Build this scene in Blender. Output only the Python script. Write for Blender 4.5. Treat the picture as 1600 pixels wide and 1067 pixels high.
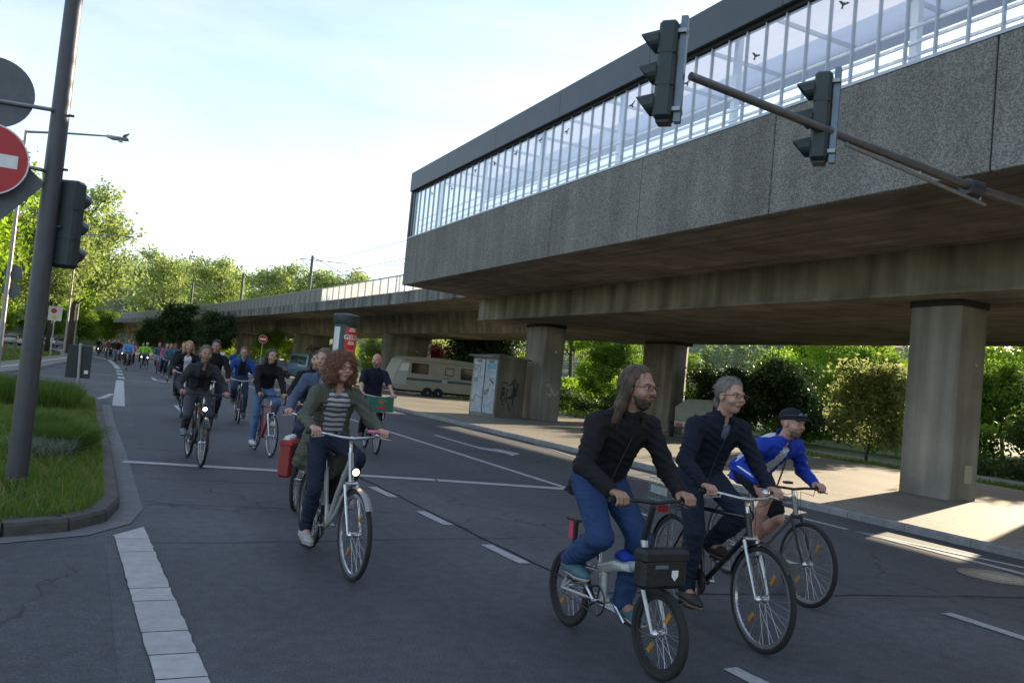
import bpy, bmesh, math, random
import numpy as np
from mathutils import Vector, Matrix
R = math.radians
sc = bpy.context.scene
for o in list(bpy.data.objects): bpy.data.objects.remove(o)

# ------------------------------------------------------------------ camera
def cam_axes(yaw, pitch, roll):
    f = Vector((math.sin(yaw)*math.cos(pitch), math.cos(yaw)*math.cos(pitch), math.sin(pitch)))
    r0 = Vector((math.cos(yaw), -math.sin(yaw), 0)); u0 = r0.cross(f)
    r = r0*math.cos(roll)+u0*math.sin(roll); u = -r0*math.sin(roll)+u0*math.cos(roll)
    return r, u, f
cd = bpy.data.cameras.new('camera'); cam = bpy.data.objects.new('camera', cd); sc.collection.objects.link(cam)
_r, _u, _f = cam_axes(R(26.0), R(2.65), R(5.4))
cam.matrix_world = Matrix(((_r.x, _u.x, -_f.x, 0), (_r.y, _u.y, -_f.y, 0), (_r.z, _u.z, -_f.z, 1.62), (0, 0, 0, 1)))
cd.sensor_width = 36; cd.lens = 36*1280/1600; cd.clip_start = .1; cd.clip_end = 3000
sc.camera = cam

# ------------------------------------------------------------------ sky, sun, exposure
SUN_AZ, SUN_EL = R(66), R(13.9)
w = bpy.data.worlds.new('World'); sc.world = w; w.use_nodes = True
wn = w.node_tree; bg = wn.nodes['Background']
sky = wn.nodes.new('ShaderNodeTexSky'); sky.sky_type = 'NISHITA'; sky.sun_disc = False
sky.sun_elevation = SUN_EL; sky.sun_rotation = SUN_AZ
sky.air_density = 1.0; sky.dust_density = .6; sky.ozone_density = 1.5
# thin bright cirrus veil over the whole sky
tcw = wn.nodes.new('ShaderNodeTexCoord'); mpw = wn.nodes.new('ShaderNodeMapping'); mpw.inputs['Scale'].default_value = (1, 1, 3.2); nzw = wn.nodes.new('ShaderNodeTexNoise')
nzw.inputs['Scale'].default_value = 1.6; nzw.inputs['Detail'].default_value = 7; nzw.inputs['Roughness'].default_value = .58; nzw.inputs['Distortion'].default_value = .4
rw = wn.nodes.new('ShaderNodeMapRange'); rw.inputs[1].default_value = .36; rw.inputs[2].default_value = .72; rw.inputs[3].default_value = .06; rw.inputs[4].default_value = .46
mxw = wn.nodes.new('ShaderNodeMixRGB'); mxw.inputs[2].default_value = (4.75, 4.7, 5.15, 1)
wn.links.new(tcw.outputs['Generated'], mpw.inputs[0]); wn.links.new(mpw.outputs[0], nzw.inputs['Vector']); wn.links.new(nzw.outputs[0], rw.inputs[0]); wn.links.new(rw.outputs[0], mxw.inputs[0])
wn.links.new(sky.outputs[0], mxw.inputs[1]); wn.links.new(mxw.outputs[0], bg.inputs[0]); bg.inputs[1].default_value = .122
sl = bpy.data.lights.new('sun', 'SUN'); sun = bpy.data.objects.new('sun', sl); sc.collection.objects.link(sun)
sl.energy = 5; sl.angle = R(.55); sl.color = (1, .82, .58)
sd = Vector((math.sin(SUN_AZ)*math.cos(SUN_EL), math.cos(SUN_AZ)*math.cos(SUN_EL), math.sin(SUN_EL)))
sun.rotation_euler = sd.to_track_quat('Z', 'Y').to_euler(); sun.location = sd*200
vs = sc.view_settings; vs.view_transform = 'Standard'; vs.look = 'None'; vs.gamma = 1; vs.use_curve_mapping = False
vs.exposure = 1.4
sc.render.engine = 'CYCLES'; cy = sc.cycles
cy.use_denoising = True; cy.max_bounces = 7; cy.diffuse_bounces = 3; cy.glossy_bounces = 3; cy.transmission_bounces = 4
cy.transparent_max_bounces = 12; cy.caustics_reflective = False; cy.caustics_refractive = False
cy.sample_clamp_indirect = 6

# ------------------------------------------------------------------ helpers
COL = sc.collection
rng = np.random.default_rng(7); random.seed(7)
def link(o, parent=None):
    COL.objects.link(o)
    if parent is not None: o.parent = parent
    return o
def tag(o, label=None, cat=None, group=None, kind=None):
    for k, v in (('label', label), ('category', cat), ('group', group), ('kind', kind)):
        if v: o[k] = v
    return o
def empty(name, loc=(0, 0, 0), rz=0, label=None, cat=None, group=None):
    o = bpy.data.objects.new(name, None); link(o); o.location = loc; o.rotation_euler = (0, 0, rz); o.empty_display_size = .1
    return tag(o, label, cat, group)
def mesh_obj(name, V, F, mat, parent=None, smooth=False):
    me = bpy.data.meshes.new(name)
    if isinstance(V, np.ndarray) and isinstance(F, np.ndarray) and len(F):
        n, k = F.shape
        me.vertices.add(len(V)); me.vertices.foreach_set('co', np.ascontiguousarray(V, dtype=np.float32).ravel())
        me.loops.add(n*k); me.loops.foreach_set('vertex_index', np.ascontiguousarray(F, dtype=np.int32).ravel())
        me.polygons.add(n); me.polygons.foreach_set('loop_start', np.arange(0, n*k, k, dtype=np.int32))
        me.polygons.foreach_set('loop_total', np.full(n, k, dtype=np.int32)); me.update(calc_edges=True)
    else:
        me.from_pydata([tuple(v) for v in V], [], [tuple(f) for f in F]); me.update()
    if smooth: me.polygons.foreach_set('use_smooth', np.ones(len(me.polygons), dtype=bool))
    o = bpy.data.objects.new(name, me)
    if mat is not None: me.materials.append(mat)
    return link(o, parent)
def clone(src, parent=None, name=None, loc=None, rz=None, mat=None, deep=True):
    c = src.copy(); link(c, parent)
    if name: c.name = name
    if loc is not None: c.location = loc
    if rz is not None: c.rotation_euler = (0, 0, rz)
    if deep:
        for ch in src.children: clone(ch, c)
    return c
def set_mat(o, m):
    if o.material_slots:
        o.material_slots[0].link = 'OBJECT'; o.material_slots[0].material = m

class MB:
    """collects shapes and links them as one mesh object"""
    def __init__(s): s.V = []; s.F = []
    def add(s, V, F):
        b = len(s.V); s.V += [tuple(v) for v in V]; s.F += [tuple(i+b for i in f) for f in F]; return s
    def box(s, c, size, M=None):
        h = [x/2 for x in size]; V = []
        for i in range(8):
            p = Vector(((1 if i & 1 else -1)*h[0], (1 if i & 2 else -1)*h[1], (1 if i & 4 else -1)*h[2]))
            if M is not None: p = M @ p
            V.append(p+Vector(c))
        return s.add(V, [(0, 2, 3, 1), (4, 5, 7, 6), (0, 1, 5, 4), (2, 6, 7, 3), (0, 4, 6, 2), (1, 3, 7, 5)])
    def bb(s, lo, hi): return s.box([(a+b)/2 for a, b in zip(lo, hi)], [b-a for a, b in zip(lo, hi)])
    def bbox(s, lo, hi, b=.01):
        """box with chamfered edges"""
        c = [(a+d)/2 for a, d in zip(lo, hi)]; h = [(d-a)/2 for a, d in zip(lo, hi)]
        bm = bmesh.new(); bmesh.ops.create_cube(bm, size=1)
        for v in bm.verts: v.co = Vector((v.co[i]*2*h[i]+c[i] for i in range(3)))
        bmesh.ops.bevel(bm, geom=list(bm.edges), offset=b, segments=1, affect='EDGES')
        bm.verts.index_update(); V = [v.co.copy() for v in bm.verts]; F = [[v.index for v in f.verts] for f in bm.faces]; bm.free()
        return s.add(V, F)
    def tube(s, pts, r, n=8, cap=True, closed=False):
        pts = [Vector(p) for p in pts]; m = len(pts)
        rr = r if isinstance(r, (list, tuple)) else [r]*m
        V = []; prev = None
        for i, p in enumerate(pts):
            if closed: d = pts[(i+1) % m]-pts[i-1]
            else: d = pts[min(i+1, m-1)]-pts[max(i-1, 0)]
            if d.length < 1e-9: d = Vector((0, 0, 1))
            d.normalize()
            if prev is None:
                a = Vector((0, 0, 1)) if abs(d.z) < .9 else Vector((1, 0, 0))
                x = d.cross(a).normalized()
            else:
                x = prev-d*prev.dot(d)
                if x.length < 1e-6: x = d.orthogonal()
                x.normalize()
            prev = x; y = d.cross(x)
            for k in range(n):
                t = 2*math.pi*k/n; V.append(p+(x*math.cos(t)+y*math.sin(t))*rr[i])
        F = []
        for i in range(m if closed else m-1):
            j = (i+1) % m
            for k in range(n): F.append((i*n+k, i*n+(k+1) % n, j*n+(k+1) % n, j*n+k))
        if cap and not closed: F.append(tuple(range(n-1, -1, -1))); F.append(tuple((m-1)*n+k for k in range(n)))
        return s.add(V, F)
    def torus(s, c, axis, Rr, r, N=40, n=8):
        a = Vector(axis).normalized(); x = a.orthogonal().normalized(); y = a.cross(x)
        return s.tube([Vector(c)+(x*math.cos(2*math.pi*i/N)+y*math.sin(2*math.pi*i/N))*Rr for i in range(N)], r, n, closed=True)
    def lathe(s, prof, c=(0, 0, 0), axis=(0, 0, 1), n=24):
        a = Vector(axis).normalized(); x = a.orthogonal().normalized(); y = a.cross(x); V = []; F = []; m = len(prof)
        for (r, h) in prof:
            for k in range(n):
                t = 2*math.pi*k/n; V.append(Vector(c)+a*h+(x*math.cos(t)+y*math.sin(t))*max(r, 1e-4))
        for i in range(m-1):
            for k in range(n): F.append((i*n+k, i*n+(k+1) % n, (i+1)*n+(k+1) % n, (i+1)*n+k))
        F.append(tuple(range(n-1, -1, -1))); F.append(tuple((m-1)*n+k for k in range(n)))
        return s.add(V, F)
    def prism(s, poly, z0, z1):
        n = len(poly); V = [(x, y, z0) for x, y in poly]+[(x, y, z1) for x, y in poly]
        F = [tuple(range(n-1, -1, -1)), tuple(range(n, 2*n))]+[(i, (i+1) % n, n+(i+1) % n, n+i) for i in range(n)]
        return s.add(V, F)
    def extrude(s, poly, o, ax, ay, az, t):
        """polygon (u,v) in the plane o+u*ax+v*ay, thickness t along az"""
        o, ax, ay, az = map(Vector, (o, ax, ay, az)); n = len(poly)
        V = [o+ax*u+ay*v for u, v in poly]; V += [v+az*t for v in V]
        F = [tuple(range(n-1, -1, -1)), tuple(range(n, 2*n))]+[(i, (i+1) % n, n+(i+1) % n, n+i) for i in range(n)]
        return s.add(V, F)
    def strip(s, A, B):
        n = len(A); return s.add(list(A)+list(B), [(i, i+1, n+i+1, n+i) for i in range(n-1)])
    def build(s, name, mat, parent=None, smooth=False, fix=True):
        o = mesh_obj(name, s.V, s.F, mat, parent, False)
        if fix:
            bm = bmesh.new(); bm.from_mesh(o.data); bmesh.ops.recalc_face_normals(bm, faces=bm.faces); bm.to_mesh(o.data); bm.free()
        if smooth:
            o.data.polygons.foreach_set('use_smooth', np.ones(len(o.data.polygons), dtype=bool))
            try: o.data.set_sharp_from_angle(angle=R(40))
            except Exception: pass
        return o

# ------------------------------------------------------------------ materials
MATS = {}
def mat(name, col, rough=.6, metal=0, var=.15, scale=8, bump=0, bscale=40, col2=None, trans=0, spec=.5, obj_var=0, coord='Object', stretch=None, emit=None, coat=0):
    if name in MATS: return MATS[name]
    m = bpy.data.materials.new(name); m.use_nodes = True; nt = m.node_tree; N = nt.nodes; L = nt.links
    b = N['Principled BSDF']; b.inputs['Roughness'].default_value = rough; b.inputs['Metallic'].default_value = metal
    b.inputs['Specular IOR Level'].default_value = spec
    if coat: b.inputs['Coat Weight'].default_value = coat; b.inputs['Coat Roughness'].default_value = .1
    tc = N.new('ShaderNodeTexCoord'); src = tc.outputs[coord]
    if stretch:
        mp = N.new('ShaderNodeMapping'); mp.inputs['Scale'].default_value = stretch; L.new(src, mp.inputs[0]); src = mp.outputs[0]
    nz = N.new('ShaderNodeTexNoise'); nz.inputs['Scale'].default_value = scale; nz.inputs['Detail'].default_value = 5; nz.inputs['Roughness'].default_value = .65
    L.new(src, nz.inputs['Vector'])
    rp = N.new('ShaderNodeValToRGB'); rp.color_ramp.elements[0].position = .3; rp.color_ramp.elements[1].position = .7
    c2 = col2 or tuple(min(1, c*(1+var)) for c in col); c1 = col if col2 else tuple(c*(1-var) for c in col)
    rp.color_ramp.elements[0].color = (*c1, 1); rp.color_ramp.elements[1].color = (*c2, 1)
    L.new(nz.outputs[0], rp.inputs[0]); out = rp.outputs[0]
    if obj_var:
        oi = N.new('ShaderNodeObjectInfo'); hs = N.new('ShaderNodeHueSaturation'); mr = N.new('ShaderNodeMapRange')
        mr.inputs['To Min'].default_value = 1-obj_var; mr.inputs['To Max'].default_value = 1+obj_var
        L.new(oi.outputs['Random'], mr.inputs[0]); L.new(mr.outputs[0], hs.inputs['Value']); L.new(out, hs.inputs['Color']); out = hs.outputs[0]
    L.new(out, b.inputs['Base Color'])
    if bump:
        n2 = N.new('ShaderNodeTexNoise'); n2.inputs['Scale'].default_value = bscale; n2.inputs['Detail'].default_value = 4; L.new(src, n2.inputs['Vector'])
        bp = N.new('ShaderNodeBump'); bp.inputs['Strength'].default_value = bump; bp.inputs['Distance'].default_value = .01
        L.new(n2.outputs[0], bp.inputs['Height']); L.new(bp.outputs[0], b.inputs['Normal'])
    if emit: b.inputs['Emission Color'].default_value = (*emit[0], 1); b.inputs['Emission Strength'].default_value = emit[1]
    if trans:
        tr = N.new('ShaderNodeBsdfTranslucent'); mx = N.new('ShaderNodeMixShader'); mx.inputs[0].default_value = trans
        L.new(out, tr.inputs[0]); L.new(b.outputs[0], mx.inputs[1]); L.new(tr.outputs[0], mx.inputs[2]); L.new(mx.outputs[0], N['Material Output'].inputs[0])
    MATS[name] = m; m['bsdf'] = b.name
    return m
def nodes_of(m): return m.node_tree.nodes, m.node_tree.links, m.node_tree.nodes['Principled BSDF']

def asphalt(name, col, cracks=True, blotch=.27):
    m = bpy.data.materials.new(name); m.use_nodes = True; N, L, b = nodes_of(m); b.inputs['Roughness'].default_value = .82
    b.inputs['Specular IOR Level'].default_value = .35
    tc = N.new('ShaderNodeTexCoord'); P = tc.outputs['Object']
    def noise(s, d=4, v=None):
        n = N.new('ShaderNodeTexNoise'); n.inputs['Scale'].default_value = s; n.inputs['Detail'].default_value = d; L.new(v or P, n.inputs['Vector']); return n.outputs[0]
    def mr(x, a, b_, c, d):
        k = N.new('ShaderNodeMapRange'); L.new(x, k.inputs[0])
        for i, v in zip((1, 2, 3, 4), (a, b_, c, d)): k.inputs[i].default_value = v
        return k.outputs[0]
    def mul(a, b_):
        k = N.new('ShaderNodeMath'); k.operation = 'MULTIPLY'; L.new(a, k.inputs[0]); L.new(b_, k.inputs[1]); return k.outputs[0]
    st = N.new('ShaderNodeMapping'); st.inputs['Scale'].default_value = (1, .12, 1); L.new(P, st.inputs[0])
    lanes = mr(noise(.9, 3, st.outputs[0]), .3, .7, 1-blotch*.7, 1+blotch*.7)
    big = mr(noise(.35, 5), .3, .7, 1-blotch, 1+blotch); fine = mr(noise(75, 3), .32, .72, .68, 1.42); mid = mr(noise(9, 6), .3, .7, .84, 1.16)
    f = mul(mul(mul(big, lanes), fine), mid)
    if cracks:
        wv = N.new('ShaderNodeTexNoise'); wv.inputs['Scale'].default_value = 1.3; wv.inputs['Detail'].default_value = 5; L.new(P, wv.inputs['Vector'])
        ad = N.new('ShaderNodeMixRGB'); ad.blend_type = 'ADD'; ad.inputs[0].default_value = .9; L.new(P, ad.inputs[1]); L.new(wv.outputs['Color'], ad.inputs[2])
        vo = N.new('ShaderNodeTexVoronoi'); vo.feature = 'DISTANCE_TO_EDGE'; vo.inputs['Scale'].default_value = .42; L.new(ad.outputs[0], vo.inputs['Vector'])
        cr = mr(vo.outputs['Distance'], .0, .008, 0, 1); msk = mr(noise(.3, 2), .5, .56, 0, 1)
        mx = N.new('ShaderNodeMath'); mx.operation = 'MAXIMUM'; inv = N.new('ShaderNodeMath'); inv.operation = 'SUBTRACT'; inv.inputs[0].default_value = 1; L.new(msk, inv.inputs[1])
        L.new(cr, mx.inputs[0]); L.new(inv.outputs[0], mx.inputs[1]); f = mul(f, mr(mx.outputs[0], 0, 1, .45, 1))
    c = N.new('ShaderNodeMixRGB'); c.blend_type = 'MULTIPLY'; c.inputs[0].default_value = 1; c.inputs[1].default_value = (*col, 1); L.new(f, c.inputs[2])
    L.new(c.outputs[0], b.inputs['Base Color'])
    bp = N.new('ShaderNodeBump'); bp.inputs['Strength'].default_value = .35; bp.inputs['Distance'].default_value = .006; L.new(noise(120, 3), bp.inputs['Height']); L.new(bp.outputs[0], b.inputs['Normal'])
    MATS[name] = m; return m
def concrete(name, col, streak=.35, stain=.3, boards=0, rough=.9):
    """weathered concrete: blotches, rain streaks down the face, board marks"""
    m = bpy.data.materials.new(name); m.use_nodes = True; N, L, b = nodes_of(m); b.inputs['Roughness'].default_value = rough; b.inputs['Specular IOR Level'].default_value = .25
    tc = N.new('ShaderNodeTexCoord'); P = tc.outputs['Object']
    def noise(s, d=4, sc_=None):
        v = P
        if sc_: mp = N.new('ShaderNodeMapping'); mp.inputs['Scale'].default_value = sc_; L.new(P, mp.inputs[0]); v = mp.outputs[0]
        n = N.new('ShaderNodeTexNoise'); n.inputs['Scale'].default_value = s; n.inputs['Detail'].default_value = d; L.new(v, n.inputs['Vector']); return n.outputs[0]
    def mr(x, a, b_, c, d):
        k = N.new('ShaderNodeMapRange'); L.new(x, k.inputs[0])
        for i, v in zip((1, 2, 3, 4), (a, b_, c, d)): k.inputs[i].default_value = v
        return k.outputs[0]
    def mul(a, b_):
        k = N.new('ShaderNodeMath'); k.operation = 'MULTIPLY'; L.new(a, k.inputs[0]); L.new(b_, k.inputs[1]); return k.outputs[0]
    f = mul(mr(noise(.8, 6), .3, .7, 1-stain, 1+stain), mr(noise(2.2, 5, (1, 1, .08)), .35, .7, 1-streak, 1+streak*.5))
    f = mul(f, mr(noise(60, 3), .3, .7, .88, 1.1))
    if boards:
        br = N.new('ShaderNodeTexNoise'); br.inputs['Scale'].default_value = boards; mp = N.new('ShaderNodeMapping'); mp.inputs['Scale'].default_value = (1, .03, .1); L.new(P, mp.inputs[0]); L.new(mp.outputs[0], br.inputs['Vector'])
        f = mul(f, mr(br.outputs[0], .35, .65, .75, 1.2))
    hue = N.new('ShaderNodeMixRGB'); hue.inputs[1].default_value = (*col, 1); hue.inputs[2].default_value = (col[0]*1.05, col[1]*.98, col[2]*.85, 1); L.new(noise(.5, 3), hue.inputs[0])
    c = N.new('ShaderNodeMixRGB'); c.blend_type = 'MULTIPLY'; c.inputs[0].default_value = 1; L.new(hue.outputs[0], c.inputs[1]); L.new(f, c.inputs[2]); L.new(c.outputs[0], b.inputs['Base Color'])
    bp = N.new('ShaderNodeBump'); bp.inputs['Strength'].default_value = .3; bp.inputs['Distance'].default_value = .01; L.new(noise(45, 4), bp.inputs['Height']); L.new(bp.outputs[0], b.inputs['Normal'])
    MATS[name] = m; return m
def glass(name, tint=(.75, .82, .86), refl=.5, haze=.0):
    m = bpy.data.materials.new(name); m.use_nodes = True; nt = m.node_tree; N = nt.nodes; L = nt.links; N.remove(N['Principled BSDF'])
    t = N.new('ShaderNodeBsdfTransparent'); t.inputs[0].default_value = (*tint, 1); g = N.new('ShaderNodeBsdfGlossy'); g.inputs['Roughness'].default_value = .03
    g.inputs[0].default_value = (.9, .95, 1, 1)
    lw = N.new('ShaderNodeLayerWeight'); lw.inputs[0].default_value = .5; mx = N.new('ShaderNodeMixShader')
    pw = N.new('ShaderNodeMath'); pw.operation = 'POWER'; pw.inputs[1].default_value = 1.7; ml = N.new('ShaderNodeMath'); ml.operation = 'MULTIPLY_ADD'; ml.inputs[1].default_value = refl; ml.inputs[2].default_value = .06
    L.new(lw.outputs['Facing'], pw.inputs[0]); L.new(pw.outputs[0], ml.inputs[0]); L.new(ml.outputs[0], mx.inputs[0]); L.new(t.outputs[0], mx.inputs[1]); L.new(g.outputs[0], mx.inputs[2]); out = mx.outputs[0]
    if haze:
        d = N.new('ShaderNodeBsdfDiffuse'); d.inputs[0].default_value = (.7, .72, .75, 1); tr = N.new('ShaderNodeBsdfTranslucent'); tr.inputs[0].default_value = (.75, .76, .78, 1)
        a = N.new('ShaderNodeAddShader'); m2 = N.new('ShaderNodeMixShader'); nz = N.new('ShaderNodeTexNoise'); nz.inputs['Scale'].default_value = 1.5
        m3 = N.new('ShaderNodeMixShader'); m3.inputs[0].default_value = .5; L.new(d.outputs[0], m3.inputs[1]); L.new(tr.outputs[0], m3.inputs[2])
        m2.inputs[0].default_value = haze; L.new(out, m2.inputs[1]); L.new(m3.outputs[0], m2.inputs[2]); out = m2.outputs[0]
    L.new(out, N['Material Output'].inputs[0]); MATS[name] = m; return m

M_road = asphalt('asphalt_road', (.070, .075, .083))
M_road2 = asphalt('asphalt_patch', (.060, .065, .073), True, .15)
M_walk = asphalt('footway_asphalt', (.23, .21, .17), False, .18)
M_pave = mat('paving', (.16, .155, .15), .85, var=.2, scale=3, bump=.3)
M_kerb = mat('kerb_concrete', (.19, .19, .19), .85, var=.25, scale=6, bump=.4, obj_var=.12)
M_kerbd = mat('kerb_dark', (.07, .068, .062), .9, var=.3, scale=8, bump=.4)
M_gut = mat('gutter_concrete', (.13, .135, .14), .85, var=.2, scale=4, bump=.3, bscale=80)
M_ground = mat('ground_soil_grass', (.05, .075, .02), .95, col2=(.09, .13, .035), scale=.7, bump=.5, bscale=8)
M_line = mat('road_paint', (.34, .35, .36), .7, var=.35, scale=22, bump=.2, bscale=90)
M_lineb = mat('road_paint_block', (.36, .355, .345), .7, var=.16, scale=7, bump=.2, bscale=90, obj_var=.08)
# ------------------------------------------------------------------ ground, road, footways
def lerp_curve(pts):
    ys = np.array([p[0] for p in pts], float); xs = np.array([p[1] for p in pts], float)
    return lambda y: float(np.interp(y, ys, xs))
ROAD_L = lerp_curve([(-30, -20), (-12, -14), (10, -9), (20, -6), (30, -4.2), (36, -3.6), (44.5, -2.9), (58, -2.4), (77, -1.5), (92, -2.2), (120, -5), (164, -11), (240, -30), (300, -52)])
KERB_R = lerp_curve([(-30, 10.35), (35, 10.35), (45, 10.2), (53, 9.8), (66, 8.8), (80, 7.4), (95, 5.8), (109, 4.3), (130, 1.5), (164, -4.2), (240, -23), (300, -44)])
g = MB().add([(-1500, -300, -.04), (1500, -300, -.04), (1500, 2600, -.04), (-1500, 2600, -.04)], [(0, 1, 2, 3)]).build('ground', M_ground, fix=False)
tag(g, 'grassy soil under and beyond the street', kind='structure')
ys = list(np.arange(-30, 120, 2.))+list(np.arange(120, 301, 10.))
road = MB().strip([(ROAD_L(y), y, 0) for y in ys], [(KERB_R(y)+.02, y, 0) for y in ys]).build('road', M_road, fix=False)
tag(road, 'dark grey asphalt road full of cyclists', kind='structure')
def sheet(name, poly, z, m, parent):
    return mesh_obj(name, [(x, y, z) for x, y in poly], [tuple(range(len(poly)))], m, parent)
# darker resurfaced area and the seams of old repairs
sheet('asphalt_patch', [(-9, -5), (.12, -5), (.2, 4.3), (.13, 7.35), (-9, 7.0)], .003, M_road2, road)
sheet('asphalt_patch', [(3.62, 12.0), (9.2, 11.2), (9.2, 40), (3.75, 40)], .003, M_road2, road)
M_seam = mat('bitumen_seam', (.034, .036, .04), .95, spec=.1, var=.3, scale=10)
for a, b_, wd in (((.4, 7.35), (6.2, 7.7), .007), ((3.62, 6.0), (3.42, 12.2), .016), ((.5, 9.2), (3.3, 8.9), .007), ((.6, 11.0), (3.3, 10.6), .007), ((3.7, 5.55), (10.2, 4.6), .009)):
    A = Vector((*a, .005)); B = Vector((*b_, .005)); nrm = Vector((-(B-A).y, (B-A).x, 0)).normalized(); L1 = []; L2 = []
    for i in range(25):
        t = i/24; p = A.lerp(B, t)+nrm*(.015*math.sin(i*1.7+A.x)+random.uniform(-.012, .012)); ww = wd*random.uniform(.4, 1.2)
        L1.append(p-nrm*ww); L2.append(p+nrm*ww)
    MB().strip(L1, L2).build('repair_seam', M_seam, road, fix=False)
def line(name, pts, wd, z=.007, m=None, jag=.006):
    P = []
    for (x0, y0), (x1, y1) in zip(pts[:-1], pts[1:]):
        n = max(1, int(math.hypot(x1-x0, y1-y0)/.12)); P += [(x0+(x1-x0)*i/n, y0+(y1-y0)*i/n) for i in range(n)]
    P.append(pts[-1]); A = []; B = []
    for i, (x, y) in enumerate(P):
        a = P[max(i-1, 0)]; b_ = P[min(i+1, len(P)-1)]; d = Vector((b_[0]-a[0], b_[1]-a[1])).normalized(); nx, ny = -d.y, d.x
        A.append((x+nx*(wd/2+random.uniform(-jag, jag)), y+ny*(wd/2+random.uniform(-jag, jag)), z)); B.append((x-nx*(wd/2+random.uniform(-jag, jag)), y-ny*(wd/2+random.uniform(-jag, jag)), z))
    return MB().strip(A, B).build(name, m or M_line, road, fix=False)
line('stop_line', [(.33, 12.42), (2.3, 12.05), (4.6, 11.62)], .24); line('stop_line', [(4.63, 11.6), (6.78, 11.05)], .24)
for y0, y1 in ((9.95, 10.75), (8.2, 8.98), (6.5, 7.25), (4.85, 5.5), (3.1, 3.88)): line('lane_dash', [(3.40+(10-y0)*.03, y0), (3.38+(10-y1)*.03, y1)], .12)
line('lane_line', [(6.62, 60), (6.6, 20.5), (6.66, 11.15)], .13)
for y0, y1 in ((8.9, 9.7), (6.3, 7.25), (3.6, 4.6)): line('lane_dash', [(6.55, y0), (6.55, y1)], .13)
line('edge_line', [(9.32, 1), (9.36, 7.4), (9.22, 11.5), (9.2, 14)], .12); line('edge_line', [(9.35, 8.1), (9.62, 6.6), (10.0, 5.0)], .1)
line('edge_line', [(10.2, 19), (9.6, 15.5)], .09)
line('guide_line', [(.36, 23.2), (.55, 39)], .3)
line('guide_line', [(.22, 28.5), (-.02, 26.2), (-.32, 24.9)], .16)
for y0, y1 in ((41, 43), (45.5, 48), (50.5, 53)): line('guide_dash', [(.62, y0), (.62, y1)], .3)
line('guide_line', [(.6, 56), (.45, 66), (.12, 79), (-.6, 86), (-1.5, 94)], .3)
for (ax, ay, s) in ((7.75, 15.2, 1), (1.85, 20.3, 1), (2.1, 40, 1.2)):
    V = [(-.07, 4.7), (.07, 4.7), (.07, 2.1), (.36, 1.55), (.36, 1.95), (.42, 2.0), (.62, 1.0), (.16, .5), (.22, .95), (-.07, 1.65)]
    sheet('lane_arrow', [(ax+x*s, ay+y*s) for x, y in V], .007, M_line, road)
# white block band at the crossing's edge, plate by plate
jy = [8.0, 7.5, 7.03, 5.98, 5.68, 5.06, 4.68, 4.33, 3.8, 3.2]
for a, b_ in zip(jy[1:], jy[:-1]):
    def xl(y): return .2+(7.63-y)*.05
    def xr(y): return .44+(8.06-y)*.045
    n = max(2, int((b_-a)/.09)); Ls = []; Rs = []
    for i in range(n+1):
        y = a+.006+(b_-a-.012)*i/n; Ls.append((xl(y)+random.uniform(-.004, .004), y)); Rs.append((xr(y)+random.uniform(-.006, .006), y))
    if b_ > 7.9: Ls = [(xl(p[1]), min(p[1], 7.62)) for p in Ls]
    MB().strip([(x, y, .011) for x, y in Ls], [(x, y, .011) for x, y in Rs]).build('marking_block', M_lineb, road, fix=False)
mh = MB().lathe([(.36, 0), (.36, .006), (.345, .006), (.345, .002), (.30, .002), (.30, .006), (.285, .006), (.285, .002), (.2, .002), (.2, .006), (.185, .006), (.185, .002)], (8.75, 5.62, .004), n=36)
mh.build('manhole_cover', mat('manhole_iron', (.22, .22, .21), .5, .6, var=.4, scale=30), road)
sheet('asphalt_patch', [(.55, 14), (3.2, 13.6), (3.2, 36), (.8, 36)], .003, M_road2, road)

# left island with kerb and gutter
VR = [(-.62, 7.63), (-.18, 7.86), (.08, 8.25), (.19, 8.9), (.17, 10.3), (.1, 14), (-.02, 18.3), (-.12, 23.4), (-.35, 25.6), (-.9, 26.6)]
VL = [(-2.0, 27.6), (-3.2, 28.4), (-4.6, 24), (-5.6, 17), (-6.2, 11), (-6.2, 7.35), (-3.0, 7.4)]
island = empty('traffic_island'); tag(island, 'grass traffic island with kerb at the left', kind='structure')
poly = VR+VL
MB().prism(poly, -.02, .11).build('soil', mat('island_soil', (.03, .04, .015), .95, col2=(.05, .07, .02), scale=5, bump=.6, bscale=20), island)
pl = [Vector((x, y, 0)) for x, y in [(-3.0, 7.4)]+VR]
acc = []
for a, b_ in zip(pl[:-1], pl[1:]):
    n = max(1, round((b_-a).length/.9)); acc += [(a.lerp(b_, i/n), a.lerp(b_, (i+1)/n)) for i in range(n)]
for a, b_ in acc:
    d = (b_-a); ln = d.length; d.normalize(); nr = Vector((d.y, -d.x, 0)); a2 = a+d*.004; b2 = b_-d*.004
    V = []
    for z, o0, o1 in ((-.02, -.1, .06), (.085, -.1, .055), (.112, -.1, .035)):
        V += [a2+nr*o0+Vector((0, 0, z)), a2+nr*o1+Vector((0, 0, z)), b2+nr*o1+Vector((0, 0, z)), b2+nr*o0+Vector((0, 0, z))]
    F = [(8, 9, 10, 11), (0, 3, 2, 1)]
    for k in (0, 4): F += [(k+i, k+(i+1) % 4, k+4+(i+1) % 4, k+4+i) for i in range(4)]
    MB().add(V, F).build('kerb_stone', M_kerbd, island)
gin = [Vector((x, y, 0)) for x, y in [(-3.0, 7.4)]+VR[:-2]]; A = []; B = []
for i, p in enumerate(gin):
    d = (gin[min(i+1, len(gin)-1)]-gin[max(i-1, 0)]).normalized(); nr = Vector((d.y, -d.x, 0)); A.append(p+nr*.05+Vector((0, 0, .006))); B.append(p+nr*(.27 if i < 8 else .3)+Vector((0, 0, .006)))
MB().strip(A, B).build('gutter', M_gut, road, fix=False)
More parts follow.
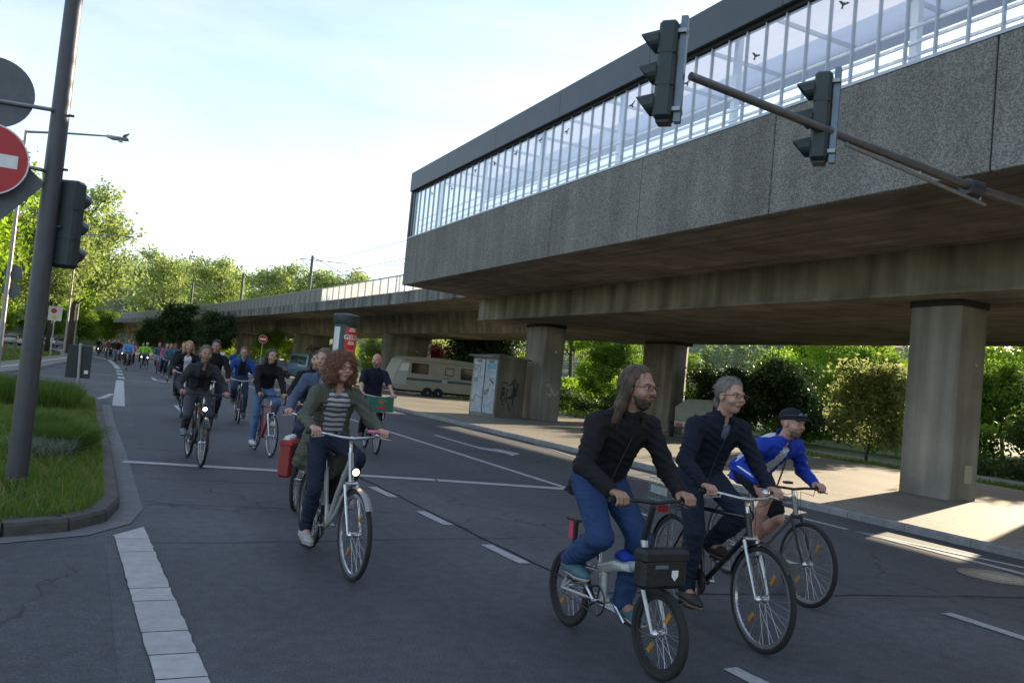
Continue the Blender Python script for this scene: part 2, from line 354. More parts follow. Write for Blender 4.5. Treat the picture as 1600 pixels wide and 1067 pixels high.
# right footway, kerb stone by kerb stone
fy = list(np.arange(-30, 70, 2.))+list(np.arange(70, 300, 10.))
fw = MB().strip([(KERB_R(y)+.15, y, .11) for y in fy], [(max(KERB_R(y)+10.2, 0) if y > 70 else 20.4+.25*math.sin(y*.9), y, .11) for y in fy]).build('footway', M_walk, fix=False)
tag(fw, 'pale footway and parking strip under the viaduct', kind='structure')
V = []
kb = MB().add([(0, .004, -.05), (.15, .004, -.05), (.15, .996, -.05), (0, .996, -.05), (.01, .004, .085), (.15, .004, .115), (.15, .996, .115), (.01, .996, .085), (.035, .004, .115), (.035, .996, .115)],
    [(0, 1, 2, 3), (0, 4, 8, 5, 1), (3, 2, 6, 9, 7), (0, 3, 7, 4), (4, 7, 9, 8), (8, 9, 6, 5), (1, 5, 6, 2)])
kproto = None
for y in np.arange(-12, 70, 1.):
    if kproto is None: kproto = kb.build('kerb_stone', M_kerb, fw); o = kproto
    else: o = clone(kproto, fw)
    o.location = (KERB_R(y), y, 0); o.rotation_euler = (0, 0, math.atan2(-(KERB_R(y+1)-KERB_R(y)), 1))
kl = MB().strip([(KERB_R(y), y, .115) for y in fy if y >= 70], [(KERB_R(y)+.16, y, .115) for y in fy if y >= 70]).strip([(KERB_R(y), y, 0) for y in fy if y >= 70], [(KERB_R(y), y, .115) for y in fy if y >= 70])
kl.build('far_kerb', M_kerb, fw, fix=False)
# path beyond the viaduct
pth = MB().strip([(22.6+.2*math.sin(y*.5), y, -.02) for y in fy if y < 70], [(25.2, y, -.02) for y in fy if y < 70]).build('path', M_pave, fix=False); tag(pth, 'paved path behind the viaduct', kind='structure')
# left footway
lf = MB().strip([(ROAD_L(y)-.02, y, .1) for y in ys if 30 < y < 120], [(ROAD_L(y)-2.1, y, .1) for y in ys if 30 < y < 120]).strip([(ROAD_L(y)-.02, y, -.02) for y in ys if 30 < y < 120], [(ROAD_L(y)-.02, y, .1) for y in ys if 30 < y < 120]).build('left_footway', M_pave, fix=False)
tag(lf, 'grey footway along the slip road', kind='structure')
MB().strip([(ROAD_L(y)-.9, y, .104) for y in ys if 30 < y < 120], [(ROAD_L(y)-1.15, y, .104) for y in ys if 30 < y < 120]).build('paving_band', mat('pale_paving', (.4, .39, .37), .8, var=.2, scale=5), lf, fix=False)

# ------------------------------------------------------------------ elevated station
M_agg = bpy.data.materials.new('exposed_aggregate'); M_agg.use_nodes = True
N, L, b = nodes_of(M_agg); b.inputs['Roughness'].default_value = .9; b.inputs['Specular IOR Level'].default_value = .2
tc = N.new('ShaderNodeTexCoord'); vo = N.new('ShaderNodeTexVoronoi'); vo.inputs['Scale'].default_value = 46; L.new(tc.outputs['Object'], vo.inputs['Vector'])
cr = N.new('ShaderNodeValToRGB'); cr.color_ramp.elements[0].color = (.15, .143, .13, 1); cr.color_ramp.elements[1].color = (.29, .277, .25, 1); cr.color_ramp.elements[0].position = .15; cr.color_ramp.elements[1].position = .9
sx = N.new('ShaderNodeSeparateColor'); L.new(vo.outputs['Color'], sx.inputs[0]); L.new(sx.outputs[0], cr.inputs[0])
nz = N.new('ShaderNodeTexNoise'); nz.inputs['Scale'].default_value = .7; nz.inputs['Detail'].default_value = 6; L.new(tc.outputs['Object'], nz.inputs['Vector'])
mr = N.new('ShaderNodeMapRange'); mr.inputs[1].default_value = .3; mr.inputs[2].default_value = .7; mr.inputs[3].default_value = .82; mr.inputs[4].default_value = 1.12; L.new(nz.outputs[0], mr.inputs[0])
mx = N.new('ShaderNodeMixRGB'); mx.blend_type = 'MULTIPLY'; mx.inputs[0].default_value = 1; L.new(cr.outputs[0], mx.inputs[1]); L.new(mr.outputs[0], mx.inputs[2]); L.new(mx.outputs[0], b.inputs['Base Color'])
mpz = N.new('ShaderNodeMapping'); mpz.inputs['Scale'].default_value = (1, 1, .06); L.new(tc.outputs['Object'], mpz.inputs[0]); nzz = N.new('ShaderNodeTexNoise'); nzz.inputs['Scale'].default_value = 2.4; nzz.inputs['Detail'].default_value = 6; L.new(mpz.outputs[0], nzz.inputs['Vector'])
mrz = N.new('ShaderNodeMapRange'); mrz.inputs[1].default_value = .38; mrz.inputs[2].default_value = .68; mrz.inputs[3].default_value = .88; mrz.inputs[4].default_value = 1.1; L.new(nzz.outputs[0], mrz.inputs[0])
mxz = N.new('ShaderNodeMixRGB'); mxz.blend_type = 'MULTIPLY'; mxz.inputs[0].default_value = 1; L.new(mx.outputs[0], mxz.inputs[1]); L.new(mrz.outputs[0], mxz.inputs[2]); L.new(mxz.outputs[0], b.inputs['Base Color'])
bp = N.new('ShaderNodeBump'); bp.inputs['Strength'].default_value = .5; bp.inputs['Distance'].default_value = .015; bp.invert = True; L.new(vo.outputs['Distance'], bp.inputs['Height']); L.new(bp.outputs[0], b.inputs['Normal'])
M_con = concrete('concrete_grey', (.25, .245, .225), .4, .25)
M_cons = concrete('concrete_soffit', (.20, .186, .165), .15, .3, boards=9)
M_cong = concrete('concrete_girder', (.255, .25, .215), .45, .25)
M_edge = concrete('concrete_edge', (.22, .23, .23), .6, .3)
M_fas = mat('fascia_metal', (.085, .095, .11), .45, .3, var=.08, scale=1.5, obj_var=.05)
M_alu = mat('window_aluminium', (.42, .45, .49), .4, .6, var=.06, scale=3)
M_dark = mat('dark_gap', (.02, .02, .022), .8, var=.2)
M_glass = glass('station_glass', (.93, .95, .97), .8)
XF, Z0, Z1, Z2, Z3 = 10.0, 4.9, 6.72, 8.6, 9.35
YE, YS = 30.8, -14.0
def yend(x): return YE+.33*(x-XF)
st = empty('station_building', (XF, 8, 0), label='long elevated railway station box of pebbled concrete and glass', cat='station')
def W(v): return (v[0]-XF, v[1]-8, v[2])       # world -> station frame
def part(mb, name, m, parent=None, smooth=False, fix=True):
    mb.V = [W(v) for v in mb.V]; return mb.build(name, m, parent or st, smooth, fix)
edges = [-14, -9.15, -5.15, -1.15, 2.85, 6.85, 10.85, 14.85, 18.85, 22.85, 26.85, YE]
for a, b_ in zip(edges[:-1], edges[1:]):
    part(MB().bbox((XF, a+.012, Z0), (XF+.18, b_-.012, Z1), .012), 'facade_panel', M_agg)
part(MB().bb((XF+.03, YS, Z0+.02), (XF+.15, YE-.03, Z1-.02)), 'panel_backing', M_dark)
# deck slab and overhang soffit, girder under it
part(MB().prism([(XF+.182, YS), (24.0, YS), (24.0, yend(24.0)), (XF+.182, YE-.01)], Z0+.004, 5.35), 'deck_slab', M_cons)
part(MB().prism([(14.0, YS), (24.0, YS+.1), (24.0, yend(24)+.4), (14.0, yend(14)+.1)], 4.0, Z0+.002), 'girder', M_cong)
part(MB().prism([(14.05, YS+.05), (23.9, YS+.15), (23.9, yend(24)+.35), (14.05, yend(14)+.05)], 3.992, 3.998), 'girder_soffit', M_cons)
part(MB().prism([(13.96, YS), (14.0, YS), (14.0, yend(14)+.13), (13.96, yend(14)+.13)], 4.0, 4.06), 'drip_edge', M_con)
part(MB().bb((XF+.182, YE-.2, Z0), (XF+.9, YE, Z1)), 'end_panel', M_agg)
part(MB().bb((23.6, YS, 5.35), (23.8, YE, 6.4)), 'rear_parapet', M_agg)
# glazing
part(MB().bb((XF-.012, YS, Z1), (XF+.22, YE, Z1+.05)), 'window_sill', M_alu)
part(MB().bb((XF+.05, YS, Z2-.08), (XF+.2, YE-.02, Z2)), 'head_rail', M_dark)
y = YE-.45; k = 0; ymul = []
pane0 = mul0 = None
bird = [(-.16, .03), (-.1, .055), (-.04, .02), (-.015, .05), (.01, .02), (.08, .06), (.17, .05), (.07, .0), (.02, -.03), (.03, -.1), (0, -.085), (-.03, -.1), (-.02, -.03), (-.08, .0)]
M_bird = mat('bird_silhouette', (.03, .04, .06), .6)
while y > 3.5:
    lo, hi = y-.5, y
    if pane0 is None: p = pane0 = part(MB().bb((XF+.09, -.235+8, Z1+.05), (XF+.1, .235+8, Z2-.08)), 'window_pane', M_glass)
    else: p = clone(pane0, st, deep=False)
    p.location = (0, (lo+hi)/2-8, 0)
    if mul0 is None: m_ = mul0 = part(MB().bb((XF+.06, -.014+8, Z1+.05), (XF+.12, .014+8, Z2-.08)), 'mullion', M_alu)
    else: m_ = clone(mul0, st, deep=False)
    m_.location = (0, hi-8, 0)
    if k in (3, 7, 11, 14, 17, 20, 23, 29, 33, 37, 41, 44, 47):
        zc = [8.2, 8.05, 8.3, 8.25, 8.25, 8.3, 8.2, 8.12, 8.05, 7.98, 8.2, 8.1, 8.2][(3, 7, 11, 14, 17, 20, 23, 29, 33, 37, 41, 44, 47).index(k)]
        ang = random.uniform(-.9, .9); ca, sa = math.cos(ang), math.sin(ang)
        b_ = MB().extrude([((u*ca-v*sa)*.8, (u*sa+v*ca)*.8) for u, v in bird], (.084, 0, zc), (0, 1, 0), (0, 0, 1), (1, 0, 0), .004).build('bird_sticker', M_bird, p)
    y -= .5; k += 1
yq = y
part(MB().bb((XF+.09, YS, Z1+.05), (XF+.1, yq-.02, Z2-.08)), 'window_pane', M_glass)
part(MB().bb((XF+.02, YE-.45+.02, Z1+.05), (XF+.19, YE-.3, Z2-.08)), 'corner_post', M_fas)
part(MB().bb((XF+.0, YE-.16, Z1+.05), (XF+.2, YE, Z3-.2)), 'corner_post', M_fas)
part(MB().bb((XF+.06, YE-.3, Z1+.05), (XF+.08, YE-.16, Z2)), 'corner_glass', M_alu)
for z in (7.0, 7.2, 7.45): part(MB().bb((XF+.27, YS, z-.022), (XF+.31, YE-.5, z+.022)), 'handrail', M_alu)
for yy in np.arange(4.4, 30, 4.0): part(MB().bb((XF+.3, yy-.06, 5.9), (XF+.42, yy+.06, 9.1)), 'column', M_alu)
# roof over the near platform only: open sky above the tracks
for a, b_ in zip(edges[:-1], edges[1:]):
    part(MB().bbox((XF-.06, a+.006, Z2), (XF+.12, b_-.006, Z3), .01), 'roof_fascia', M_fas)
part(MB().add([(XF+.12, YS, 9.1), (13.1, YS, 9.1), (13.1, YE-.02, 9.1), (XF+.12, YE-.02, 9.1)], [(0, 1, 2, 3)]), 'platform_roof', mat('roof_underside', (.78, .78, .84), .7, var=.06, scale=2, stretch=(8, .3, 1), trans=.65))
for yy in np.arange(-6, 30.5, 2.0): part(MB().bb((XF+.14, yy-.025, 9.0), (13.05, yy+.025, 9.08)), 'roof_rib', M_alu)
part(MB().bb((13.1, YS, 8.85), (13.2, YE, 9.34)), 'roof_fascia', M_fas)
part(MB().bb((XF+.4, YS, 5.35), (13.0, YE-.3, 5.95)), 'platform', M_con)

# pillars of the station
def pillar_poly(x0, y0, lx, ly, c):
    return [(x0+.05, y0), (x0+lx-.05, y0), (x0+lx, y0+.05), (x0+lx+.02, y0+ly*.5), (x0+lx, y0+ly-.05), (x0+lx-.05, y0+ly), (x0+.07, y0+ly), (x0-.02, y0+ly*.5), (x0, y0+.05)]
def pillar(x0, y0, lx=.95, ly=1.5, z1=4.0, parent=st, m=M_con, cap=True, frame=True, name='pillar'):
    mb = MB(); P0 = pillar_poly(x0, y0, lx, ly, .34)
    if lx > 1.05: P0 = [(x0+.1, y0), (x0+lx-.3, y0), (x0+lx, y0+.28), (x0+lx, y0+ly), (x0, y0+ly), (x0, y0+.1)]
    mb.prism(P0, -.05, z1-.14)
    o = part(mb, name, m, parent) if frame else mb.build(name, m, parent)
    if cap:
        c = MB().prism(pillar_poly(x0-.025, y0-.025, lx+.05, ly+.05, .3), z1-.14, z1+.002)
        (part(c, 'bearing_cap', M_dark, o) if frame else c.build('bearing_cap', M_dark, o))
    return o
P1 = pillar(14.6, 10.38, .85, 1.14); P2 = pillar(15.55, 28.9, .95, 1.75); P3 = pillar(22.4, 29.6, 1.1, 2.2); P4 = pillar(22.4, 10.6, 1.0, 1.6); P5 = pillar(14.62, -9)
part(MB().box((15.12, 10.37, .62), (.22, .01, .34)), 'notice_plate', mat('notice_plate', (.36, .33, .24), .7), P1)
part(MB().box((15.15, 10.37, 2.75), (.07, .02, .07)), 'survey_mark', mat('notice_plate', (.36, .33, .24), .7), P1)
part(MB().lathe([(.05, 0), (.05, .02)], (16.1, 28.9, 2.9), (0, -1, 0), 12), 'survey_mark', mat('pale_disc', (.6, .58, .52), .7), P2)

# ------------------------------------------------------------------ viaduct curving away
VE = [(26, 13.6), (34, 13.3), (40, 13.0), (53, 12.2), (66, 11.15), (80, 9.8), (95, 8.25), (109, 6.8), (135, 3.2), (164, -1.3), (200, -9), (260, -27)]
_vy = np.array([p[0] for p in VE], float); _vx = np.array([p[1] for p in VE], float)
_co = np.polyfit(_vy, _vx, 5)
def vx(y): return float(np.polyval(_co, y))
def vpt(y, off):
    d = (np.polyval(_co, y+.5)-np.polyval(_co, y-.5)); n = Vector((1, -d, 0)).normalized()
    return Vector((vx(y), y, 0))+n*off
via = empty('viaduct', (0, 0, 0), label='concrete railway viaduct curving off behind the cyclists', cat='viaduct')
vy = list(np.arange(31.5, 120, 2.5))+list(np.arange(120, 262, 6.))
def sweep(name, prof, m, ys_=vy, parent=via):
    mb = MB(); n = len(prof); V = []; F = []
    for y in ys_:
        for o_, z in prof: p = vpt(y, o_); V.append((p.x, p.y, z))
    for i in range(len(ys_)-1):
        for k in range(n): F.append((i*n+k, i*n+(k+1) % n, (i+1)*n+(k+1) % n, (i+1)*n+k))
    F.append(tuple(range(n))); F.append(tuple((len(ys_)-1)*n+k for k in range(n)))
    return mb.add(V, F).build(name, m, parent)
sweep('edge_beam', [(0, 4.95), (0, 5.55), (.35, 5.55), (.35, 4.95)], M_edge)
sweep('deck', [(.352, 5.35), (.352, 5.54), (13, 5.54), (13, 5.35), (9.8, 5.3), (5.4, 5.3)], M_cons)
sweep('girder', [(5.3, 5.298), (5.55, 4.05), (9.6, 4.05), (9.85, 5.298)], M_cong)
sweep('far_edge_beam', [(13.0, 4.95), (13.35, 4.95), (13.35, 6.3), (13.0, 6.3)], M_edge)
sweep('top_rail', [(.1, 6.42), (.1, 6.48), (.18, 6.48), (.18, 6.42)], M_alu)
M_par = glass('parapet_panel', (.9, .92, .95), .2, haze=.55)
M_parc = concrete('parapet_concrete', (.33, .33, .31), .45, .2)
pp = 31.6; post0 = pan0 = None
while pp < 54:
    a = vpt(pp+.06, .14); b_ = vpt(pp+1.14, .14); mid = (a+b_)/2; ang = math.atan2((b_-a).y, (b_-a).x); ln = (b_-a).length
    if pan0 is None: o = pan0 = MB().bb((-.545, -.012, 5.6), (.545, .012, 6.42)).build('parapet_panel', M_par, via)
    else: o = clone(pan0, via)
    o.location = (mid.x, mid.y, 0); o.rotation_euler = (0, 0, ang)
    c = vpt(pp, .14)
    if post0 is None: o = post0 = MB().bb((-.035, -.04, 5.55), (.035, .04, 6.42)).build('parapet_post', M_alu, via)
    else: o = clone(post0, via)
    o.location = (c.x, c.y, 0); o.rotation_euler = (0, 0, ang); pp += 1.2
pc0 = None
while pp < 150:
    st_ = 1.2 if pp < 90 else 3.0
    a = vpt(pp+.015, .14); b_ = vpt(pp+st_-.015, .14); mid = (a+b_)/2; ang = math.atan2((b_-a).y, (b_-a).x)
    if st_ == 1.2:
        if pc0 is None: o = pc0 = MB().bb((-.585, -.05, 5.552), (.585, .05, 6.42)).build('parapet_slab', M_parc, via)
        else: o = clone(pc0, via)
    else: o = MB().bb((-(b_-a).length/2, -.05, 5.552), ((b_-a).length/2, .05, 6.42)).build('parapet_slab', M_parc, via)
    o.location = (mid.x, mid.y, random.uniform(-.008, .008)); o.rotation_euler = (0, 0, ang); pp += st_
for i, y in enumerate((56, 78, 100, 122, 146, 172)):
    c = vpt(y, 5.7); d = vpt(y+1, 0)-vpt(y-1, 0); ang = math.atan2(d.y, d.x)-math.pi/2
    o = MB().prism([(.3, 0), (3.25, 0), (3.7, .42), (3.7, .95), (3.3, 1.3), (.3, 1.3), (0, 1.0), (0, .3)], -.05, 4.051).build('pillar', M_con, via); o.location = (c.x, c.y, 0); o.rotation_euler = (0, 0, ang)
    if i == 1:
        tcv = bpy.data.curves.new('t', 'FONT'); tcv.body = 'Aeme'; tcv.size = .9; tcv.extrude = .004; tcv.shear = .3
        to = bpy.data.objects.new('t', tcv); link(to); me = bpy.data.meshes.new_from_object(to.evaluated_get(bpy.context.evaluated_depsgraph_get())); bpy.data.objects.remove(to)
        t2 = bpy.data.objects.new('graffiti', me); me.materials.append(mat('spray_black', (.02, .02, .022), .8)); link(t2, o); t2.location = (1.0, -.01, 2.5); t2.rotation_euler = (R(90), 0, 0)
    if i == 0:
        MB().lathe([(.06, 0), (.06, .02)], (2.4, 0, 3.0), (0, -1, 0), 12).build('survey_mark', mat('pale_disc', (.6, .58, .52), .7), o)
# overhead line masts and wires
M_mast = mat('mast_steel', (.10, .11, .12), .5, .5, var=.15)
for i, (y, h) in enumerate(((60, 3.7), (81, 3.75), (104.5, 4.1), (129.5, 3.6), (43, 4.7))):
    c = vpt(y, .9 if i < 4 else 6)
    lab = ['tall catenary mast on the viaduct nearest the station', 'catenary mast above the viaduct, second from the station', 'catenary mast above the viaduct over the dark street trees', 'farthest catenary mast beside the pale tree crown', 'catenary mast rising behind the end of the station'][i]
    e = empty('catenary_mast', (c.x, c.y, 5.54), label=lab, cat='mast', group='catenary masts along the viaduct')
    MB().tube([(0, 0, 0), (0, 0, h)], [.13, .1], 8).build('post', M_mast, e, True)
    MB().tube([(-.9, 0, h-.35), (2.6, .2, h-.2)], .03, 6).tube([(-.9, 0, h-.3), (0, 0, h-1.0)], .025, 6).tube([(0, 0, h-.1), (2.2, .2, h-.9)], .025, 6).build('bracket', M_mast, e)
for j, (o_, z) in enumerate(((2.6, 9.3), (2.9, 8.3), (7.4, 9.5))):
    wv = MB().tube([tuple(vpt(y, o_))[:2]+(z+(.25 if (int(y) % 20) < 5 else 0),) for y in np.arange(31, 112, 4.)], .02, 4)
    o = wv.build('overhead_wire', M_mast); tag(o, ['upper overhead wire strung between the viaduct masts', 'lower contact wire above the near viaduct track', 'overhead wire above the far viaduct track'][j], 'wire', 'overhead wires')
# ------------------------------------------------------------------ vegetation
def leafmat(name, col, col2, trans=.55, rough=.55):
    return mat(name, col, rough, col2=col2, scale=.9, trans=trans, spec=.25, obj_var=.18)
M_bark = mat('bark', (.06, .048, .035), .95, var=.35, scale=9, bump=.8, bscale=25, stretch=(1, 1, .25))
LIME = leafmat('leaf_lime', (.15, .27, .016), (.32, .46, .035), .66)
PALE = leafmat('leaf_pale_spring', (.20, .29, .07), (.37, .44, .14), .62)
MID = leafmat('leaf_mid', (.085, .18, .014), (.20, .31, .03), .62)
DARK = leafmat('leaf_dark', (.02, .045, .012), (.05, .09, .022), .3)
FAR = leafmat('leaf_far', (.12, .19, .06), (.24, .31, .10), .5)
RED = leafmat('leaf_red', (.30, .06, .07), (.5, .13, .14), .5)
OLIVE = leafmat('leaf_olive', (.16, .21, .05), (.42, .45, .18), .6)
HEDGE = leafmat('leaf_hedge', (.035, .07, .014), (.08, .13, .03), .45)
def leaves(C, per, spread, size, r, flat=.8):
    """leaf quads scattered round clump centres C"""
    C = np.asarray(C, float); n = len(C)*per
    c = np.repeat(C, per, 0)+r.normal(0, 1, (n, 3))*np.array([spread, spread, spread*flat])
    s = size*r.uniform(.6, 1.35, n)[:, None]
    u = r.normal(0, 1, (n, 3)); u /= np.linalg.norm(u, axis=1)[:, None]
    t = r.normal(0, 1, (n, 3)); t[:, 2] -= .2; v = np.cross(u, t); v /= np.linalg.norm(v, axis=1)[:, None]+1e-9
    w_ = np.cross(u, v)
    V = np.stack([c-u*s, c+v*s*.55+w_*s*.15, c+u*s, c-v*s*.55+w_*s*.15], 1).reshape(-1, 3)
    return V, np.arange(n*4).reshape(-1, 4)
TREES = {}
def tree_mesh(key, h, cr, trunk_h, seed, per=42, leaf=.16, spread=.42, nb=11, tr=.16, up=.5, sub=5, droop=0, shape='round'):
    if key in TREES: return TREES[key]
    r = np.random.default_rng(seed); mb = MB(); tips = []
    bend = r.normal(0, .25, 2)
    top = Vector((bend[0], bend[1], h*.86)); base = Vector((0, 0, -.1)); mid = Vector((bend[0]*.2, bend[1]*.2, trunk_h))
    spine = [base, mid*.5+Vector((r.normal(0, .05), r.normal(0, .05), 0)), mid, mid.lerp(top, .5)+Vector((r.normal(0, .2), r.normal(0, .2), 0)), top]
    mb.tube(spine, [tr*1.25, tr, tr*.85, tr*.45, tr*.12], 8)
    def along(t):
        t *= 4; i = min(3, int(t)); return spine[i].lerp(spine[i+1], t-i)
    t0 = .5
    for i in range(nb):
        t = t0+(1-t0)*((i+r.uniform(0, .8))/nb)**.9; p = along(t)
        fr = (p.z-trunk_h)/max(.1, h-trunk_h)
        if shape == 'round': ln = cr*(1.05-.75*abs(fr-.28)**1.3)*r.uniform(.75, 1.12)
        elif shape == 'cone': ln = cr*(1.05-fr)*r.uniform(.8, 1.1)
        else: ln = cr*r.uniform(.7, 1.1)*(1-.4*fr)
        a = i*2.4+r.uniform(-.4, .4); up_ = up*r.uniform(.5, 1.3)
        d = Vector((math.cos(a), math.sin(a), up_)).normalized(); e = p+d*ln+Vector((0, 0, -droop*ln)); m1 = p.lerp(e, .5)+Vector((r.normal(0, .1), r.normal(0, .1), .12*ln))
        mb.tube([p, m1, e], [tr*.38*(1-fr*.6), tr*.22, tr*.06], 5)
        tips += [m1.lerp(e, .35), e]
        for j in range(sub):
            q = m1.lerp(e, r.uniform(-.3, 1)); dd = Vector((r.normal(), r.normal(), r.normal()*.7+.25)).normalized()*ln*r.uniform(.22, .5); f = q+dd
            mb.tube([q, f], [tr*.12, tr*.04], 4); tips += [q.lerp(f, .6), f]
    tips.append(top+Vector((0, 0, h*.1))); tips.append(top)
    tips = [t for t in tips if t.z > trunk_h*.75]
    T = np.array([tuple(t) for t in tips])
    V, F = leaves(T, per, spread, leaf, r)
    TREES[key] = (np.array(mb.V, dtype=np.float32), mb.F, V, F); return TREES[key]
TMESH = {}
def tree(key, params, lm, loc, label, cat='tree', group=None, rz=0, s=1, name='tree', bark=None):
    if (key, lm.name) not in TMESH:
        tv, tf, lv, lf_ = tree_mesh(key, **params)
        e = empty(name, loc, rz, label, cat, group)
        a = mesh_obj('trunk', [tuple(v) for v in tv], tf, bark or M_bark, e, True); c = mesh_obj('crown', lv, lf_, lm, e)
        TMESH[(key, lm.name)] = (a.data, c.data)
    else:
        e = empty(name, loc, rz, label, cat, group)
        for nm, me in zip(('trunk', 'crown'), TMESH[(key, lm.name)]): link(bpy.data.objects.new(nm, me), e)
    e.scale = (s, s, s); return e
BIG = dict(h=12.5, cr=4.2, trunk_h=3.6, seed=1, per=100, leaf=.15, spread=.55, nb=15, tr=.24, up=.45, sub=6)
BIG2 = dict(h=15, cr=5.2, trunk_h=4.5, seed=2, per=34, leaf=.2, spread=.6, nb=16, tr=.25, up=.6, sub=7)
SPARSE = dict(h=15, cr=4.6, trunk_h=4, seed=3, per=16, leaf=.19, spread=.6, nb=18, tr=.24, up=.8, sub=8)
ROUND = dict(h=7.5, cr=3.2, trunk_h=1.2, seed=4, per=85, leaf=.13, spread=.42, nb=14, tr=.14, up=.45, sub=6)
BUSH = dict(h=3.2, cr=1.55, trunk_h=.3, seed=5, per=46, leaf=.085, spread=.27, nb=16, tr=.05, up=.5, sub=6)
YEW = dict(h=4.6, cr=2.4, trunk_h=.4, seed=6, per=52, leaf=.12, spread=.34, nb=18, tr=.12, up=.5, sub=6)
YOUNG = dict(h=6.2, cr=1.9, trunk_h=1.5, seed=8, per=90, leaf=.12, spread=.36, nb=14, tr=.1, up=.5, sub=5)
# the left side
G1 = 'lime green trees along the slip road'
tree('big', BIG, LIME, (-9.3, 48, 0), 'bright lime green tree at the left frame edge behind the signs', group=G1)
tree('big', BIG, LIME, (-9.4, 60, 0), 'lime green tree behind the first lamp post, at the very left', group=G1, rz=2.1, s=1.0)
tree('big2', BIG2, PALE, (-3.6, 92, 0), 'large pale green tree arching over the curve in the road', group=G1, rz=.6, s=1.06)
for i, (x, y, s) in enumerate(((-6.2, 84, .85), (-6.0, 100, .9), (-8.0, 112, .95), (-5.2, 122, .9), (-10.5, 96, .9), (-9.5, 130, 1.05), (-13, 75, .95), (-14, 120, 1.1))):
    tree('big2', BIG2, [PALE, LIME][i % 2], (x, y, 0), ['slim trunked tree just left of the second lamp post', 'green tree behind the pale tree at the road bend', 'tree behind the yellow and red sign', 'tree at the far end of the bend with its trunk by the cyclists', 'tree left of the slim trunks, above the parked cars', 'distant tree beyond the bend in the road', 'tree crown between the leftmost lamp post and the dark pole', 'farthest green tree at the left horizon'][i], group=G1, rz=i*1.3, s=s)
# crowns above the viaduct
for i, (x, y, s, k) in enumerate(((16, 150, 1.12, 0), (24, 140, 1.1, 0), (30, 138, 1.15, 1), (37, 140, 1.15, 0), (43, 132, 1.0, 1), (8, 168, 1.25, 0), (44, 118, .82, 1), (33, 92, .82, 1))):
    tree(['big2', 'sparse'][k], [BIG2, SPARSE][k], PALE, (x, y, 0), ['round yellow-green crown over the viaduct at its left', 'broad yellow-green crown above the viaduct between two masts', 'feathery yellow-green crown above the viaduct behind a mast', 'yellow-green crown right of the middle mast', 'thin crown left of the tall mast nearest the station', 'yellow-green crown right of the road bend over the viaduct', 'thin feathery crown left of the station end', 'thin crown close to the station end'][i], group='pale trees rising beyond the viaduct', rz=i*.9, s=s)
# dark young street trees in front of the viaduct
for i, (x, y, s) in enumerate(((6.6, 92, .98), (7.7, 73, .76), (4.2, 106, .72))):
    tree('young', YOUNG, DARK, (x, y, .1), ['tallest dark green street tree in front of the viaduct', 'dark bushy street tree right of the tallest one', 'smallest and farthest dark street tree by the viaduct'][i], group='dark street trees before the viaduct', rz=i*2., s=s, name='street_tree')
# behind the station, right half
tree('bush', BUSH, OLIVE, (24.2, 20.4, 0), 'pale olive rhododendron bush left of the near pillar', 'bush', name='bush', s=.98)
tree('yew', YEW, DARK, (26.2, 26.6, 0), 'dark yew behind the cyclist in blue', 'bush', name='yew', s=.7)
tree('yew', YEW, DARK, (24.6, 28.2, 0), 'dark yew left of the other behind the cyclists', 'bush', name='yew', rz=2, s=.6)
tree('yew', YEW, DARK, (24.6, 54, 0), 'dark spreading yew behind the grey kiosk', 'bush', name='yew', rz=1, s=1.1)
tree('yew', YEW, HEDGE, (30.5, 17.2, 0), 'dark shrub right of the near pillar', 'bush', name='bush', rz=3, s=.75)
tree('yew', YEW, HEDGE, (28.0, 14.0, 0), 'low dark shrub at the right frame edge', 'bush', name='bush', rz=4, s=.55)
tree('round', ROUND, RED, (23.0, 61.5, 0), 'red leaved ornamental tree behind the caravan', rz=1, s=.5, name='red_tree')
G2 = 'sunlit trees behind the station'
tl = [(31, 41, .55, MID), (36, 37, .62, LIME), (38.5, 32.5, .68, MID), (43, 37, .82, LIME), (46, 31, .8, LIME), (40, 27.5, .62, LIME), (48, 25, .72, MID), (54, 31, 1.05, MID), (52, 48, 1.15, LIME), (35, 54, .75, MID), (36.5, 23.5, .58, MID), (45, 21.5, .66, LIME)]
lb = ['dense tree behind the far station pillar', 'bright tree above the yews', 'tree between the yews and the olive bush', 'tall lime tree behind the olive bush', 'light green tree left of the near pillar', 'lime green tree low behind the near pillar', 'green tree right of the near pillar', 'tree deep behind the near pillar', 'tall lime tree far behind the far pillar', 'rounded tree left of the far pillar', 'green shrubby tree at the right edge behind the pillar', 'green tree at the far right under the girder']
for i, (x, y, s, m) in enumerate(tl): tree('round', ROUND, m, (x, y, 0), lb[i], group=G2, rz=i*1.7, s=s)
tree('big2', BIG2, LIME, (39, 67, 0), 'slender trunked tree between the station pillars', rz=1, s=.82)
for i, (x, y, s, m) in enumerate(((36, 70, .55, LIME), (46, 74, .6, LIME), (41, 78, .55, MID))):
    tree('round', ROUND, m, (x, y, 0), ['bright green shrub left of the slender trunk', 'bright green shrub right of the slender trunk', 'green shrub behind the slender trunk'][i], 'bush', group='sunlit shrubs between the pillars', rz=i, s=s, name='shrub')
